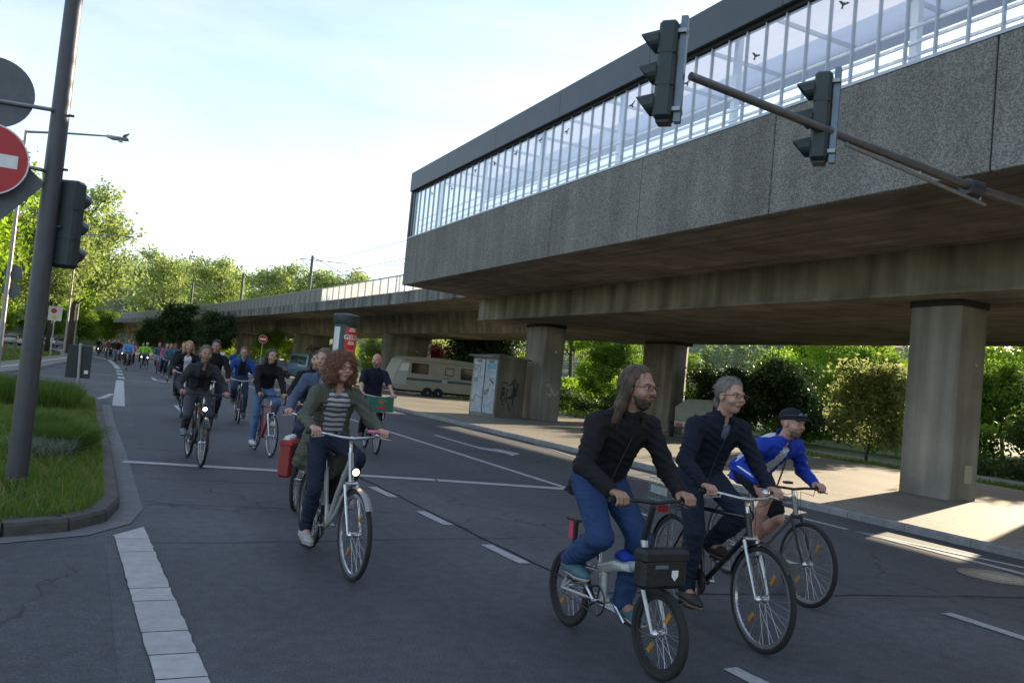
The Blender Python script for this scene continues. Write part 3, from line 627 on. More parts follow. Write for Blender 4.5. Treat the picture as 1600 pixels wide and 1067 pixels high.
for i, (x, y, s, m) in enumerate(((14.5, 84, .55, LIME), (18.5, 92, .5, PALE), (20, 78, .5, LIME), (25.5, 84, .62, PALE), (28, 73, .5, MID), (22, 104, .8, MID), (13, 112, .7, LIME), (17, 126, .8, MID), (31, 100, .95, MID), (6.5, 128, .8, PALE))):
    tree('round', ROUND, m, (x, y, 0), ['yellow-green shrub under the viaduct beside the no entry sign', 'pale shrub under the viaduct', 'green shrub right of the graffiti pillar', 'pale shrub behind the bald cyclist', 'mid green shrub left of the red tree', 'green tree seen under the viaduct past the graffiti pillar', 'bright shrub under the viaduct behind the street trees', 'green tree deep under the viaduct', 'green tree behind the advertising column', 'pale tree under the far viaduct'][i], 'tree', group='greenery beyond the viaduct pillars', rz=i*1.1, s=s)
for i, (x, y, s) in enumerate(((-13, 104, .8), (-16.5, 92, .75), (-9, 142, .95), (-4.5, 150, .9), (-20, 118, 1.0), (-1, 158, .9), (-16, 148, 1.1))):
    tree('round', ROUND, [MID, LIME, MID][i % 3], (x, y, 0), ['rounded bush behind the parked cars', 'bush left of the parked cars', 'bush under the pale trees at the bend', 'shrub in the gap between the slim trunks', 'dense bush at the far left', 'shrub beyond the bend under the viaduct end', 'tall bush closing the view at the far left'][i], 'bush', group='bushes under the left trees', rz=i*1.9, s=s, name='bush')
# low hedges beyond the path
def hedge(name, x0, x1, y0, y1, h, n, m, label, leaf=.09):
    r = np.random.default_rng(int(x0*10+y0)); C = np.stack([r.uniform(x0, x1, n), r.uniform(y0, y1, n), r.uniform(.05, 1, n)**.7*h], 1)
    C[:, 2] *= 1+.25*np.sin(C[:, 1]*1.3)+.15*np.sin(C[:, 0]*2.1)
    V, F = leaves(C, 30, .16, leaf, r); o = mesh_obj(name, V, F, m); tag(o, label, 'hedge')
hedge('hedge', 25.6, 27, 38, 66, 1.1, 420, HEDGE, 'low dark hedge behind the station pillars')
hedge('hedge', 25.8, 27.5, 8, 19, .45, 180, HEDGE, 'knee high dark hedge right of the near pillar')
hedge('hedge', 28.2, 29.6, 19, 38, 1.7, 520, MID, 'sunlit waist high hedge behind the yews and the olive bush', .1)
hedge('hedge', 31, 32.5, 10.5, 19, 1.5, 300, MID, 'sunlit hedge seen right of the near pillar', .1)
hedge('hedge', 33, 36, 46, 66, 1.9, 420, LIME, 'bright green hedge between the two middle pillars', .13)
for i, (x, y, s) in enumerate(((33.5, 30, .5), (35.5, 27, .52), (34, 34.5, .52), (40, 22.5, .56), (50, 36, .9), (46, 41, .9))):
    tree('round', ROUND, LIME, (x, y, 0), ['small lime tree just behind the yews', 'small lime tree behind the olive bush', 'small lime tree right of the far pillar', 'small lime tree right of the near pillar', 'tall lime tree filling the gap above the olive bush', 'tall lime tree filling the gap above the yews'][i], group=G2, rz=i*2.3, s=s)
# wooded hill on the horizon
hv = []; hf = []; nx_, ny_ = 41, 9
for j in range(ny_):
    for i in range(nx_):
        x = -260+i*26; y = 230+j*30+max(0, -x)*.2-max(0, x)*.55; hgt = 34*math.sin(min(1, j/7)*math.pi/2)*(.55+.45*math.sin(i*.33+1.2)**2)
        hv.append((x, y, -.1 if j == 0 else hgt))
hf = [(j*nx_+i, j*nx_+i+1, (j+1)*nx_+i+1, (j+1)*nx_+i) for j in range(ny_-1) for i in range(nx_-1)]
hill = mesh_obj('hill', hv, hf, mat('hill_ground', (.05, .08, .03), .95, scale=.05)); tag(hill, 'low wooded hill on the horizon', kind='structure')
r = np.random.default_rng(5); C = []
for _ in range(900):
    i, j = r.uniform(0, nx_-1.01), r.uniform(0, ny_-1.01); a = hv[int(j)*nx_+int(i)]; b_ = hv[(int(j)+1)*nx_+int(i)]; t = j-int(j)
    x = a[0]+(i-int(i))*26; y = a[1]+(b_[1]-a[1])*t; z = a[2]+(b_[2]-a[2])*t
    for _k in range(7): C.append((x+r.normal(0, 3.0), y+r.normal(0, 3), z+3+r.uniform(0, 6)))
V, F = leaves(C, 22, 1.5, .75, r); wood = mesh_obj('wood', V, F, FAR); tag(wood, 'distant woodland covering the hill', kind='stuff')

# grass of the island, tufts and flower clump
def blades(n, region, hmin, hmax, wd, r, z0=.1, lean=.35, dens=None):
    P = np.zeros((0, 2)); xs = np.array([p[0] for p in region]); ysr = np.array([p[1] for p in region])
    while len(P) < n:
        q = np.stack([r.uniform(xs.min(), xs.max(), n*2), r.uniform(ysr.min(), ysr.max(), n*2)], 1)
        inside = np.zeros(len(q), bool); j = len(region)-1
        for i in range(len(region)):
            c = ((ysr[i] > q[:, 1]) != (ysr[j] > q[:, 1])) & (q[:, 0] < (xs[j]-xs[i])*(q[:, 1]-ysr[i])/(ysr[j]-ysr[i]+1e-12)+xs[i]); inside ^= c; j = i
        q = q[inside]
        if dens is not None: q = q[r.uniform(0, 1, len(q)) < dens(q)]
        P = np.concatenate([P, q])
    P = P[:n]; h = r.uniform(hmin, hmax, n); a = r.uniform(0, 6.283, n); l = r.normal(0, lean, (n, 2))*h[:, None]
    d = np.stack([np.cos(a), np.sin(a)], 1)*wd
    b0 = np.column_stack([P-d, np.full(n, z0)]); b1 = np.column_stack([P+d, np.full(n, z0)]); m0 = np.column_stack([P+l*.35-d*.7, z0+h*.6]); m1 = np.column_stack([P+l*.35+d*.7, z0+h*.6]); t = np.column_stack([P+l, z0+h])
    V = np.stack([b0, b1, m1, m0, t], 1).reshape(-1, 3); k = np.arange(n)*5
    F = np.concatenate([np.stack([k, k+1, k+2], 1), np.stack([k, k+2, k+3], 1), np.stack([k+3, k+2, k+4], 1)])
    return V, F
r = np.random.default_rng(11)
M_grass = mat('grass_blade', (.075, .145, .014), .6, col2=(.17, .27, .04), scale=1.3, trans=.4, spec=.2)
M_grassd = mat('grass_tall', (.055, .11, .014), .6, col2=(.12, .20, .03), scale=1.5, trans=.35, spec=.2)
near = [(x, y) for x, y in poly if y < 19]
reg = [(-.72, 7.72), (-.2, 7.95), (.0, 8.3), (.1, 8.95), (.08, 10.3), (.02, 14), (-.1, 18.3), (-.2, 23.4), (-.45, 25.4), (-1, 26.3), (-2.0, 27.3), (-3.2, 28), (-2.2, 14), (-1.6, 7.6)]
def wd_(q): return np.clip(14/q[:, 1], .25, 1)**1.6
V1, F1 = blades(62000, reg, .035, .12, .004, r, dens=wd_)
o = mesh_obj('grass', V1, F1, M_grass); tag(o, 'short green grass on the traffic island', kind='stuff')
V1, F1 = blades(14000, [(-3.0, 20), (-.55, 19.2), (-.5, 21.5), (-2.9, 24)], .2, .6, .008, r)
o = mesh_obj('tall_grass', V1, F1, M_grassd); tag(o, 'band of tall dark grass on the traffic island', kind='stuff')
for i, (cx, cy, n, h, m) in enumerate(((-.45, 12.6, 2600, .42, M_grassd), (-.62, 11.9, 1500, .28, mat('silver_leaf', (.10, .14, .08), .6, col2=(.19, .23, .15), scale=3, trans=.3)), (-.8, 14.4, 1800, .4, M_grassd))):
    ang = np.linspace(0, 2*math.pi, 10)[:-1]
    V1, F1 = blades(n, [(cx+.36*math.cos(a), cy+.55*math.sin(a)) for a in ang], h*.5, h, .007, r, lean=.6)
    o = mesh_obj('perennial_clump', V1, F1, m); tag(o, ['dark leafy clump on the island beside the grey pole', 'silvery leafed clump nearest the grey pole', 'dark leafy clump behind the silvery one'][i], 'plant', 'perennials on the island')
V1, F1 = blades(3800, reg, .05, .2, .0035, r, dens=wd_, lean=.8)
o = mesh_obj('dry_grass', V1, F1, mat('grass_dry', (.20, .16, .07), .8, col2=(.34, .27, .12), scale=2, trans=.3)); tag(o, 'dry straw coloured blades among the island grass', kind='stuff')
C = []
for _ in range(260):
    a_ = r.uniform(7.9, 20); C.append((r.uniform(-.105*a_*.9, -.05), a_, .12))
V1, F1 = leaves(np.array(C), 5, .05, .028, r, .25); o = mesh_obj('weeds', V1, F1, MID); tag(o, 'broad leaved weeds in the island grass', kind='stuff')
C = []
for i_ in range(700):
    t_ = r.uniform(7.7, 24); C.append((.25-.012*(t_-8)+r.normal(0, .05), t_, .012))
for i_ in range(500): t_ = r.uniform(3, 40); C.append((10.22+r.normal(0, .06), t_, .008))
for i_ in range(500): C.append((r.uniform(.5, 9), r.uniform(3, 20), .006))
V1, F1 = leaves(np.array(C), 1, .0, .006, r, .1); V1[:, 2] = np.clip(V1[:, 2], .008, .02); o = mesh_obj('grit', V1, F1, mat('grit', (.12, .10, .07), .9, col2=(.22, .19, .14), scale=4)); tag(o, 'grit and leaf crumbs lying in the gutters', kind='stuff')
# rough grass along the footways
V1, F1 = blades(9000, [(20.3, 6), (22.5, 6), (22.4, 24), (20.3, 24)], .05, .22, .012, r, z0=-.03)
V2, F2 = blades(5000, [(22, 36), (45, 60), (50, 80), (20, 60)], .1, .4, .05, r, z0=-.03)
V3, F3 = blades(5000, [(-8, 40), (-5.6, 40), (-4.2, 90), (-9, 90)], .06, .25, .03, r, z0=-.03)
V = np.concatenate([V1, V2, V3]); F = np.concatenate([F1, F2+len(V1), F3+len(V1)+len(V2)])
o = mesh_obj('rough_grass', V, F, M_grass); tag(o, 'rough grass beside the paths', kind='stuff')
# ------------------------------------------------------------------ street furniture
M_pole = mat('pole_paint', (.06, .062, .072), .45, .2, var=.15, scale=5, bump=.1, spec=.5)
M_sig = mat('signal_housing', (.018, .032, .032), .5, var=.2, scale=6)
M_galv = mat('galvanised', (.30, .31, .32), .45, .7, var=.15, scale=9)
M_black = mat('black_plastic', (.015, .015, .016), .5, var=.2)
M_white = mat('white_paint', (.75, .75, .74), .5, var=.05)
M_redp = mat('red_paint', (.45, .02, .025), .45, var=.08)
M_sback = mat('sign_back', (.10, .11, .12), .5, .3, var=.15)
def fr(az):
    """frame whose local +x points along compass azimuth az (from +Y clockwise)"""
    return math.pi/2-az
def signal_head(name, loc, az, label, group, h=.95, plate=False):
    e = empty(name, loc, fr(az), label, 'traffic light', group); w_ = .26
    MB().bbox((-.12, -w_/2, -h/2), (.06, w_/2, h/2), .03).build('housing', M_sig, e)
    for i, z in enumerate((h/2-.17, 0, -h/2+.17)):
        v = MB(); A = []; B = []; A2 = []; B2 = []
        for k in range(15):
            t = R(-50+280*k/14); c_, s_ = math.cos(t)*.115, math.sin(t)*.115; ln = .05+.15*(.5+.5*math.sin(t))
            A.append((.06, c_, z+s_)); B.append((.06+ln, c_*.95, z+s_*.95-.03*ln/.2)); A2.append((.06, c_*.93, z+s_*.93)); B2.append((.06+ln, c_*.88, z+s_*.88-.03*ln/.2))
        v.strip(A, B).strip(A2, B2).strip(B, B2); vo_ = v.build('visor', M_sig, e)
        MB().lathe([(.1, .0), (.09, .012), (.05, .02)], (.058, 0, z), (1, 0, 0), 20).build('lens', mat(['lens_red', 'lens_amber', 'lens_green'][i], [(.12, .01, .01), (.12, .06, .005), (.01, .09, .05)][i], .25), vo_, True)
    for z in (-.16, .16): MB().bb((-.123, -w_/2-.003, z-.006), (.058, w_/2+.003, z+.006)).build('joint', M_black, e)
    if plate:
        MB().bb((-.2, -.045, -h/2-.02), (-.135, .045, h/2+.06)).build('mounting_rail', mat('rail_blue', (.13, .16, .20), .4, .5), e)
        for z in (-h/2+.1, h/2-.1): MB().bb((-.2, -.08, z-.02), (-.11, .08, z+.02)).build('bracket', M_galv, e)
        MB().bb((-.1, -.08, -h/2-.03), (.03, .08, -h/2)).build('cable_gland', M_black, e)
    return e
PX, PY = -.71, 9.72
e = empty('signal_pole', (PX, PY, 0), label='thick dark grey pole standing in the grass island', cat='pole')
MB().tube([(0, 0, 0), (0, 0, 3), (-.005, 0, 7.2)], [.102, .092, .072], 20).build('shaft', M_pole, e, True)
MB().lathe([(.118, 0), (.118, .08), (.103, .1)], (0, 0, .06), n=20).build('base_collar', M_pole, e, True)
for z in (3.92, 3.35, 2.75): MB().lathe([(.098-.0042*z, -.02), (.104-.0042*z, -.02), (.104-.0042*z, .02), (.098-.0042*z, .02)], (0, 0, z), n=20).tube([(.08, -.02, z), (.13, -.03, z)], .014, 6).build('clamp', M_pole, e)
signal_head('traffic_light', (PX+.19, PY+.1, 2.80), R(28), 'black three lens traffic light strapped to the grey pole', 'traffic lights', .92)
def disc(c, r, t, m, name, parent, n=40): return MB().lathe([(r, 0), (r, t)], c, (0, -1, 0), n).build(name, m, parent, True)
e = empty('round_sign', (-1.3, PY, 4.0), label='round grey back of a road sign above the no entry sign', cat='road sign')
disc((0, -.05, 0), .355, .012, M_sback, 'plate', e); MB().tube([(-.3, -.08, -.1), (.5, -.08, -.07), (.56, 0, -.07)], .022, 8).build('bracket_arm', M_galv, e)
MB().bb((-.13, -.09, -.25), (-.09, -.06, .25)).build('stiffener', M_sback, e)
e = empty('no_entry_sign', (-1.27, PY-.2, 3.30), label='red round no entry sign at the left frame edge', cat='road sign')
disc((0, 0, 0), .36, .012, M_white, 'rim', e); disc((0, -.013, 0), .345, .002, M_redp, 'red_disc', e); MB().bb((-.26, -.019, -.065), (.26, -.0155, .065)).build('white_bar', M_white, e)
MB().tube([(.0, .05, 0), (.45, .12, 0), (.5, .2, 0)], .02, 8).build('bracket_arm', M_galv, e)
e = empty('diamond_sign', (-1.20, PY-.05, 3.12), label='dark back of a diamond road sign behind the no entry sign', cat='road sign')
q = .42; pts = []
for k in range(4):
    a = k*math.pi/2+.1
    for da in (-.09, 0, .09): pts.append((math.cos(a+da)*q*(1 if da == 0 else .97), math.sin(a+da)*q*(1 if da == 0 else .97)))
MB().extrude(pts, (0, 0, 0), (1, 0, 0), (0, 0, 1), (0, -1, 0), .012).build('plate', M_sback, e); MB().tube([(0, .03, .05), (.4, .06, .05)], .02, 8).build('bracket_arm', M_galv, e)
# small sign back on the island tip
e = empty('keep_right_sign', (-.67, 25.9, .1), label='dark rear of a rectangular sign on the island tip', cat='road sign')
MB().bbox((-.36, .06, .42), (.26, .075, 1.34), .006).build('plate', M_sig, e); MB().tube([(0, 0, -.1), (-.06, .0, 1.4)], .042, 10).build('post', M_galv, e, True)
MB().bb((.1, .052, .55), (.2, .058, .65)).build('sticker', M_white, e)
# street lamps
def lamp(loc, h, arm, label):
    e = empty('street_lamp', loc, 0, label, 'street lamp', 'street lamps on the left side')
    MB().tube([(0, 0, 0), (0, 0, 2), (0, 0, h)], [.11, .095, .06], 10).build('post', mat('lamp_post', (.28, .26, .25), .5, .5, var=.15), e, True)
    MB().tube([(0, 0, h-.05), (arm*.5, 0, h+.2), (arm, 0, h+.4)], [.05, .045, .035], 8).build('arm', M_galv, e, True)
    h += .38
    MB().add([(arm-.05, -.05, h+.07), (arm+.75, -.13, h+.08), (arm+.8, -.1, h-.02), (arm+.2, -.13, h-.08), (arm-.05, -.05, h-.03), (arm-.05, .05, h+.07), (arm+.75, .13, h+.08), (arm+.8, .1, h-.02), (arm+.2, .13, h-.08), (arm-.05, .05, h-.03)],
        [(0, 1, 2, 3, 4), (9, 8, 7, 6, 5), (0, 5, 6, 1), (1, 6, 7, 2), (2, 7, 8, 3), (3, 8, 9, 4), (4, 9, 5, 0)]).build('luminaire', M_galv, e)
    MB().lathe([(.12, 0), (.09, -.06), (.03, -.08)], (arm+.5, 0, h-.06), n=12).build('glass_bowl', mat('bowl', (.6, .62, .6), .2), e, True)
    return e
lamp((-3.88, 38, .1), 9.6, 2.9, 'tall street lamp nearest the camera with a bird on its head')
lamp((-3.5, 81, .1), 10.6, 3.6, 'second street lamp standing before the pale tree')
lamp((-3.6, 104, .1), 9.2, 3.0, 'farthest street lamp by the tree trunks at the bend')
bd = MB().lathe([(.01, 0), (.06, .05), (.075, .12), (.05, .2), (.035, .24), (.04, .28), (.01, .32)], (0, 0, 0), (.75, 0, .65), 8).add([(-.02, -.03, .0), (-.02, .03, 0), (-.2, .03, -.05), (-.2, -.03, -.05)], [(0, 1, 2, 3)])
bd = bd.build('bird', mat('pigeon', (.06, .065, .075), .8)); bd.location = (-3.88+2.9+.55, 38, .1+9.6+.38+.08); tag(bd, 'small dark bird perched on the nearest street lamp', 'bird')
for i, z in enumerate((4.0, 3.3)):
    o = disc((0, 0, 0), .32, .015, M_sback, 'round_sign', None); o.location = (-3.75, 38.13, z); tag(o, ['upper', 'lower'][i]+' dark round sign back on the nearest street lamp', 'road sign')
e = empty('bus_stop_sign', (-3.45, 62, .1), label='white square sign with red and yellow spots beside the slip road', cat='sign')
MB().tube([(0, .06, 0), (0, .06, 3.5)], .04, 8).build('post', M_galv, e); MB().bb((-.4, -.02, 2.55), (.4, .02, 3.5)).build('plate', mat('sign_cream', (.6, .58, .52), .6), e)
disc((-.08, -.022, 3.2), .17, .006, M_redp, 'red_emblem', e); disc((-.02, -.022, 2.78), .13, .006, mat('yellow_paint', (.65, .45, .05), .5), 'yellow_emblem', e)
for i in range(4):
    o = MB().bbox((-.07, -.07, 0), (.07, .07, .95), .02).build('bollard', mat('weathered_wood', (.16, .12, .08), .9, var=.3, scale=9, bump=.4)); o.location = (-6.4+i*.42, 56+i*.7, 0)
    tag(o, 'weathered wooden bollard below the lime trees, '+['leftmost', 'second from left', 'third from left', 'rightmost'][i]+' of four', 'bollard', 'wooden bollards')
# advertising column
M_teal = mat('column_green', (.035, .06, .065), .45, .2, var=.12)
e = empty('advertising_column', (10.98, 42.5, .11), label='round advertising column with a red poster, behind the curly haired cyclist', cat='advertising column')
MB().lathe([(.7, 0), (.7, .45), (.62, .5), (.6, .52), (.6, 3.55), (.66, 3.57), (.68, 3.6), (.68, 4.02), (.62, 4.08), (.2, 4.14)], n=40).build('drum', M_teal, e, True)
def curved(name, a0, a1, z0, z1, rad, m, parent, n=14):
    A = []; B = []
    for i in range(n+1):
        a = a0+(a1-a0)*i/n; A.append((math.sin(a)*rad, -math.cos(a)*rad, z0)); B.append((math.sin(a)*rad, -math.cos(a)*rad, z1))
    return MB().strip(A, B).build(name, m, parent, True, False)
po = curved('poster', R(-14), R(62), .75, 3.42, .607, mat('poster_red', (.60, .035, .03), .4, var=.12, scale=2), e)
curved('poster', R(-82), R(-42), .75, 3.4, .607, mat('poster_white', (.62, .66, .7), .4, var=.1, scale=6), e)
def text_mesh(body, size, extrude=.002, bold=0):
    tcv = bpy.data.curves.new('t', 'FONT'); tcv.body = body; tcv.size = size; tcv.extrude = extrude; tcv.offset = bold; tcv.align_x = 'CENTER'; tcv.resolution_u = 2
    to = bpy.data.objects.new('t', tcv); link(to); dg = bpy.context.evaluated_depsgraph_get(); dg.update()
    me = bpy.data.meshes.new_from_object(to.evaluated_get(dg)); bpy.data.objects.remove(to); return me
def text_on_drum(body, size, z, a, rad, m, parent, bold=0):
    me = text_mesh(body, size, .0, bold)
    for v in me.vertices:
        t = a+v.co.x/rad; v.co = Vector((math.sin(t)*rad, -math.cos(t)*rad, z+v.co.y))
    me.materials.append(m); return link(bpy.data.objects.new('lettering', me), parent)
text_on_drum('GELD', .36, 2.78, R(22), .612, M_white, po, .012)
for z, wd in ((3.2, .34), (3.3, .26), (2.52, .36), (2.62, .3)): curved('text_line', R(22)-wd, R(22)+wd*.95, z, z+.07, .6115, M_white, po)
for z in (2.2, 2.05, 1.9): curved('text_line', R(22)-.36, R(22)+.36, z, z+.045, .6115, mat('poster_pink', (.75, .35, .3), .5), po)
# graffiti kiosk (utility cabinet)
kr = math.atan2(.40, .92)
e = empty('utility_kiosk', (13.55, 28.75, .11), kr, label='grey utility kiosk covered in graffiti beside the pillar', cat='kiosk')
M_kw = concrete('kiosk_wall', (.22, .21, .19), .3, .25); M_kb = mat('kiosk_paint', (.33, .36, .40), .7, var=.25, scale=5)
kl_, kd = 1.72, 1.35
MB().bb((0, 0, 0), (kl_, kd, 2.3)).build('body', M_kw, e)
for i in range(2): MB().bbox((-.03, .05+i*.64, .12), (-.004, .63+i*.64, 2.2), .01).build('door', M_kb, e)
MB().add([(-.14, -.12, 2.3), (kl_+.12, -.12, 2.3), (kl_+.12, kd+.14, 2.3), (-.14, kd+.14, 2.3), (-.14, -.12, 2.36), (kl_+.12, -.12, 2.36), (kl_+.12, kd+.14, 2.36), (-.14, kd+.14, 2.36), (kl_*.5, kd*.5, 2.5)], [(3, 2, 1, 0), (0, 1, 5, 4), (1, 2, 6, 5), (2, 3, 7, 6), (3, 0, 4, 7), (4, 5, 8), (5, 6, 8), (6, 7, 8), (7, 4, 8)]).build('roof', M_edge, e)
M_spr = mat('spray_black', (.02, .02, .022), .8); M_sprb = mat('spray_blue', (.12, .3, .42), .7)
def squiggle(parent, o, ax, ay, nrm, wd, n_, m, seed, wx, wy):
    r_ = random.Random(seed); pts = []; x, y_ = r_.uniform(-wx, wx), r_.uniform(-wy, wy); a = r_.uniform(0, 6.28)
    for i in range(n_):
        a += r_.uniform(-.9, .9); x += math.cos(a)*.06; y_ += math.sin(a)*.07
        if abs(x) > wx or abs(y_) > wy: a += 2.2; x = max(-wx, min(wx, x)); y_ = max(-wy, min(wy, y_))
        pts.append((x, y_))
    A = []; B = []; o, ax, ay, nrm = map(Vector, (o, ax, ay, nrm))
    for i, (x, y_) in enumerate(pts):
        p = pts[max(0, i-1)]; q = pts[min(len(pts)-1, i+1)]; d = Vector((q[0]-p[0], q[1]-p[1])); d = d.normalized() if d.length > 1e-6 else Vector((1, 0)); nx, ny = -d.y*wd, d.x*wd
        A.append(o+ax*(x+nx)+ay*(y_+ny)+nrm*(.002+seed % 7*.0006)); B.append(o+ax*(x-nx)+ay*(y_-ny)+nrm*(.002+seed % 7*.0006))
    return MB().strip(A, B).build('graffiti', m, parent, fix=False)
for s_ in range(5): squiggle(e, (kl_*.45, 0, .65+.18*s_), (1, 0, 0), (0, 0, 1), (0, -1, 0), .022, 26, M_spr, s_+3, .6, .35)
squiggle(e, (kl_*.4, 0, .6), (1, 0, 0), (0, 0, 1), (0, -1, 0), .03, 30, M_spr, 77, .6, .5)
for s_ in range(8): squiggle(e, (-.03, .35+.64*(s_ % 2), .5+.2*s_), (0, 1, 0), (0, 0, 1), (-1, 0, 0), .011, 18, M_spr if s_ % 3 else M_sprb, s_+20, .24, .18)
MB().bb((-.034, .1, 1.85), (-.0305, .55, 2.05)).build('graffiti', M_sprb, e)
for i in range(2): MB().bb((-.036, .22+i*.64, 2.08), (-.0305, .46+i*.64, 2.17)).build('vent', M_sback, e)
wg = mat('spray_white', (.42, .42, .40), .8)
for s_ in range(3): squiggle(P2, (16.05-XF, 28.9-8, 1.35+.1*s_), (1, 0, 0), (0, 0, 1), (0, -1, 0), .03, 12, wg, s_+60, .3, .4)
# mast arm with two signal heads
e = empty('signal_mast', (11.35, 6.5, .11), label='grey cantilever signal arm reaching over the road from the right', cat='signal mast')
MB().tube([(0, 0, 0), (0, 0, 5.2)], [.14, .11], 14).build('post', M_pole, e, True)
MB().tube([(.1, 0, 4.33), (-2.1, 0, 4.36), (-6.5, 0, 4.66)], [.068, .054, .042], 12).build('arm', mat('arm_paint', (.16, .15, .15), .45, .5, var=.2), e, True)
MB().tube([(-1.9, .0, 4.2), (-4.35, 0, 4.44)], .024, 8).build('brace', M_galv, e, True)
for x in (-2.0, -3.1, -4.3): MB().tube([(x, 0, 4.20+(-1.9-x)*.098), (x, 0, 4.35+(-2.1-x)*.068)], .014, 6).build('strut', M_galv, e)
MB().lathe([(.1, -.12), (.1, .12)], (-2.15, 0, 4.36), (1, 0, 0), 14).build('coupling', M_pole, e, True)
signal_head('traffic_light', (4.62, 6.62, 4.78), R(-42), 'hanging traffic light at the tip of the mast arm', 'traffic lights', .98, True)
signal_head('traffic_light', (6.72, 6.62, 4.80), R(-38), 'hanging traffic light in the middle of the mast arm', 'traffic lights', .98, True)

# small no entry sign and notice board under the viaduct
e = empty('no_entry_sign', (9.75, 60.5, .1), label='small no entry sign on a post under the viaduct', cat='road sign')
MB().tube([(0, .03, 0), (0, .03, 2.95)], .035, 8).build('post', M_galv, e); disc((0, 0, 2.72), .3, .01, M_white, 'rim', e, 24); disc((0, -.012, 2.72), .285, .002, M_redp, 'red_disc', e, 24); MB().bb((-.21, -.018, 2.67), (.21, -.015, 2.77)).build('white_bar', M_white, e)
e = empty('notice_board', (8.0, 69, .1), label='small white notice board with a green mark near the street trees', cat='sign')
MB().bb((-.3, -.02, .5), (.3, .02, 1.5)).build('panel', M_white, e)
for x in (-.26, .26): MB().tube([(x, .03, 0), (x, .03, 1.5)], .025, 6).build('post', M_galv, e)
MB().lathe([(.16, 0), (.16, .004)], (0, -.021, 1.1), (0, -1, 0), 14).build('green_mark', mat('green_paint', (.05, .25, .08), .5), e)
e = empty('lamp_post', (16.0, 63.5, .0), label='thin pale post standing under the viaduct behind the bald cyclist', cat='post'); MB().tube([(0, 0, 0), (0, 0, 3.9)], .05, 8).build('shaft', M_galv, e, True)

# ------------------------------------------------------------------ vehicles
M_tyre = mat('rubber', (.018, .018, .018), .85, var=.2); M_rim = mat('wheel_rim', (.35, .35, .36), .4, .7, var=.1)
M_vglass = mat('vehicle_glass', (.02, .024, .028), .08, var=.1, spec=.8); M_under = mat('underbody', (.012, .012, .013), .9)
def wheel(parent, x, y, r_, side, wd=.18):
    a = MB().lathe([(r_*.62, 0), (r_*.95, 0), (r_, wd*.2), (r_, wd*.8), (r_*.95, wd), (r_*.62, wd)], (x, y, r_), (0, side, 0), 22).build('wheel', M_tyre, parent, True)
    MB().lathe([(r_*.6, wd*.9), (r_*.5, wd*.97), (r_*.2, wd*.9), (r_*.18, wd*1.02)], (x, y, r_), (0, side, 0), 16).build('rim', M_rim, a, True)
def loft_body(name, stations, m, parent):
    """stations: x, half width low, half width top, z low, z waist, z top"""
    V = []; F = []; n = 8
    for x, wl, wt, z0, zw, zt in stations:
        V += [(x, -wl*.92, z0), (x, -wl, z0+.12), (x, -wl, zw), (x, -wt, zt), (x, wt, zt), (x, wl, zw), (x, wl, z0+.12), (x, wl*.92, z0)]
    for i in range(len(stations)-1):
        for k in range(n): F.append((i*n+k, i*n+(k+1) % n, (i+1)*n+(k+1) % n, (i+1)*n+k))
    F.append(tuple(range(n-1, -1, -1))); F.append(tuple((len(stations)-1)*n+k for k in range(n)))
    return MB().add(V, F).build(name, m, parent, True)
def car(loc, rz, paint, label, group='parked cars', van=False):
    e = empty('parked_van' if van else 'parked_car', loc, rz, label, 'van' if van else 'car', group)
    if van:
        loft_body('body', [(-2.2, .8, .74, .35, 1.1, 1.85), (-2.15, .84, .78, .3, 1.1, 1.95), (1.0, .85, .78, .3, 1.1, 1.98), (1.75, .85, .72, .3, 1.1, 1.25), (2.2, .82, .7, .32, .85, 1.0), (2.25, .75, .68, .4, .8, .9)], paint, e)
        for s in (-1, 1):
            MB().extrude([(-2.0, 1.15), (-.6, 1.15), (-.6, 1.75), (-1.95, 1.75)], (0, s*.835, 0), (1, 0, 0), (0, 0, 1), (0, s, 0), .004).build('side_window', M_vglass, e)
            MB().extrude([(-.4, 1.15), (1.3, 1.15), (.85, 1.78), (-.4, 1.78)], (0, s*.835, 0), (1, 0, 0), (0, 0, 1), (0, s, 0), .004).build('side_window', M_vglass, e)
        MB().add([(-2.215, -.62, 1.2), (-2.215, .62, 1.2), (-2.205, .58, 1.75), (-2.205, -.58, 1.75)], [(0, 1, 2, 3)]).build('rear_window', M_vglass, e, fix=False)
        MB().add([(1.74, -.68, 1.27), (1.74, .68, 1.27), (1.06, .68, 1.93), (1.06, -.68, 1.93)], [(0, 1, 2, 3)]).build('windscreen', M_vglass, e, fix=False)
        xs_ = (-1.45, 1.45); bz = 2.2
    else:
        loft_body('body', [(-2.1, .72, .66, .42, .72, .85), (-2.0, .84, .76, .3, .8, .95), (-.2, .87, .8, .24, .82, .96), (1.0, .87, .78, .24, .8, .92), (1.95, .82, .7, .3, .7, .76), (2.1, .72, .62, .38, .6, .66)], paint, e)
        loft_body('cabin', [(-1.75, .74, .6, .9, .94, 1.0), (-1.2, .76, .58, .9, .96, 1.4), (.1, .77, .58, .9, .96, 1.45), (.95, .76, .62, .88, .93, .97)], M_vglass, e)
        MB().prism([(-1.15, -.57), (.12, -.57), (.12, .57), (-1.15, .57)], 1.405, 1.465).build('roof', paint, e)
        xs_ = (-1.3, 1.3); bz = 2.05
    for s in (-1, 1):
        for x in xs_: wheel(e, x, s*.68, .31, s)
        MB().bb((bz-.1, s*.6-.14, .58), (bz+.04, s*.6+.14, .7)).build('headlight', mat('lamp_clear', (.6, .62, .62), .2), e)
        MB().bb((-bz-.05, s*.66-.09, .72), (-bz+.05, s*.66+.09, .92)).build('tail_light', mat('tail_red', (.35, .02, .02), .3), e)
    MB().bb((-1.9, -.7, .2), (1.9, .7, .32)).build('underbody', M_under, e)
    return e
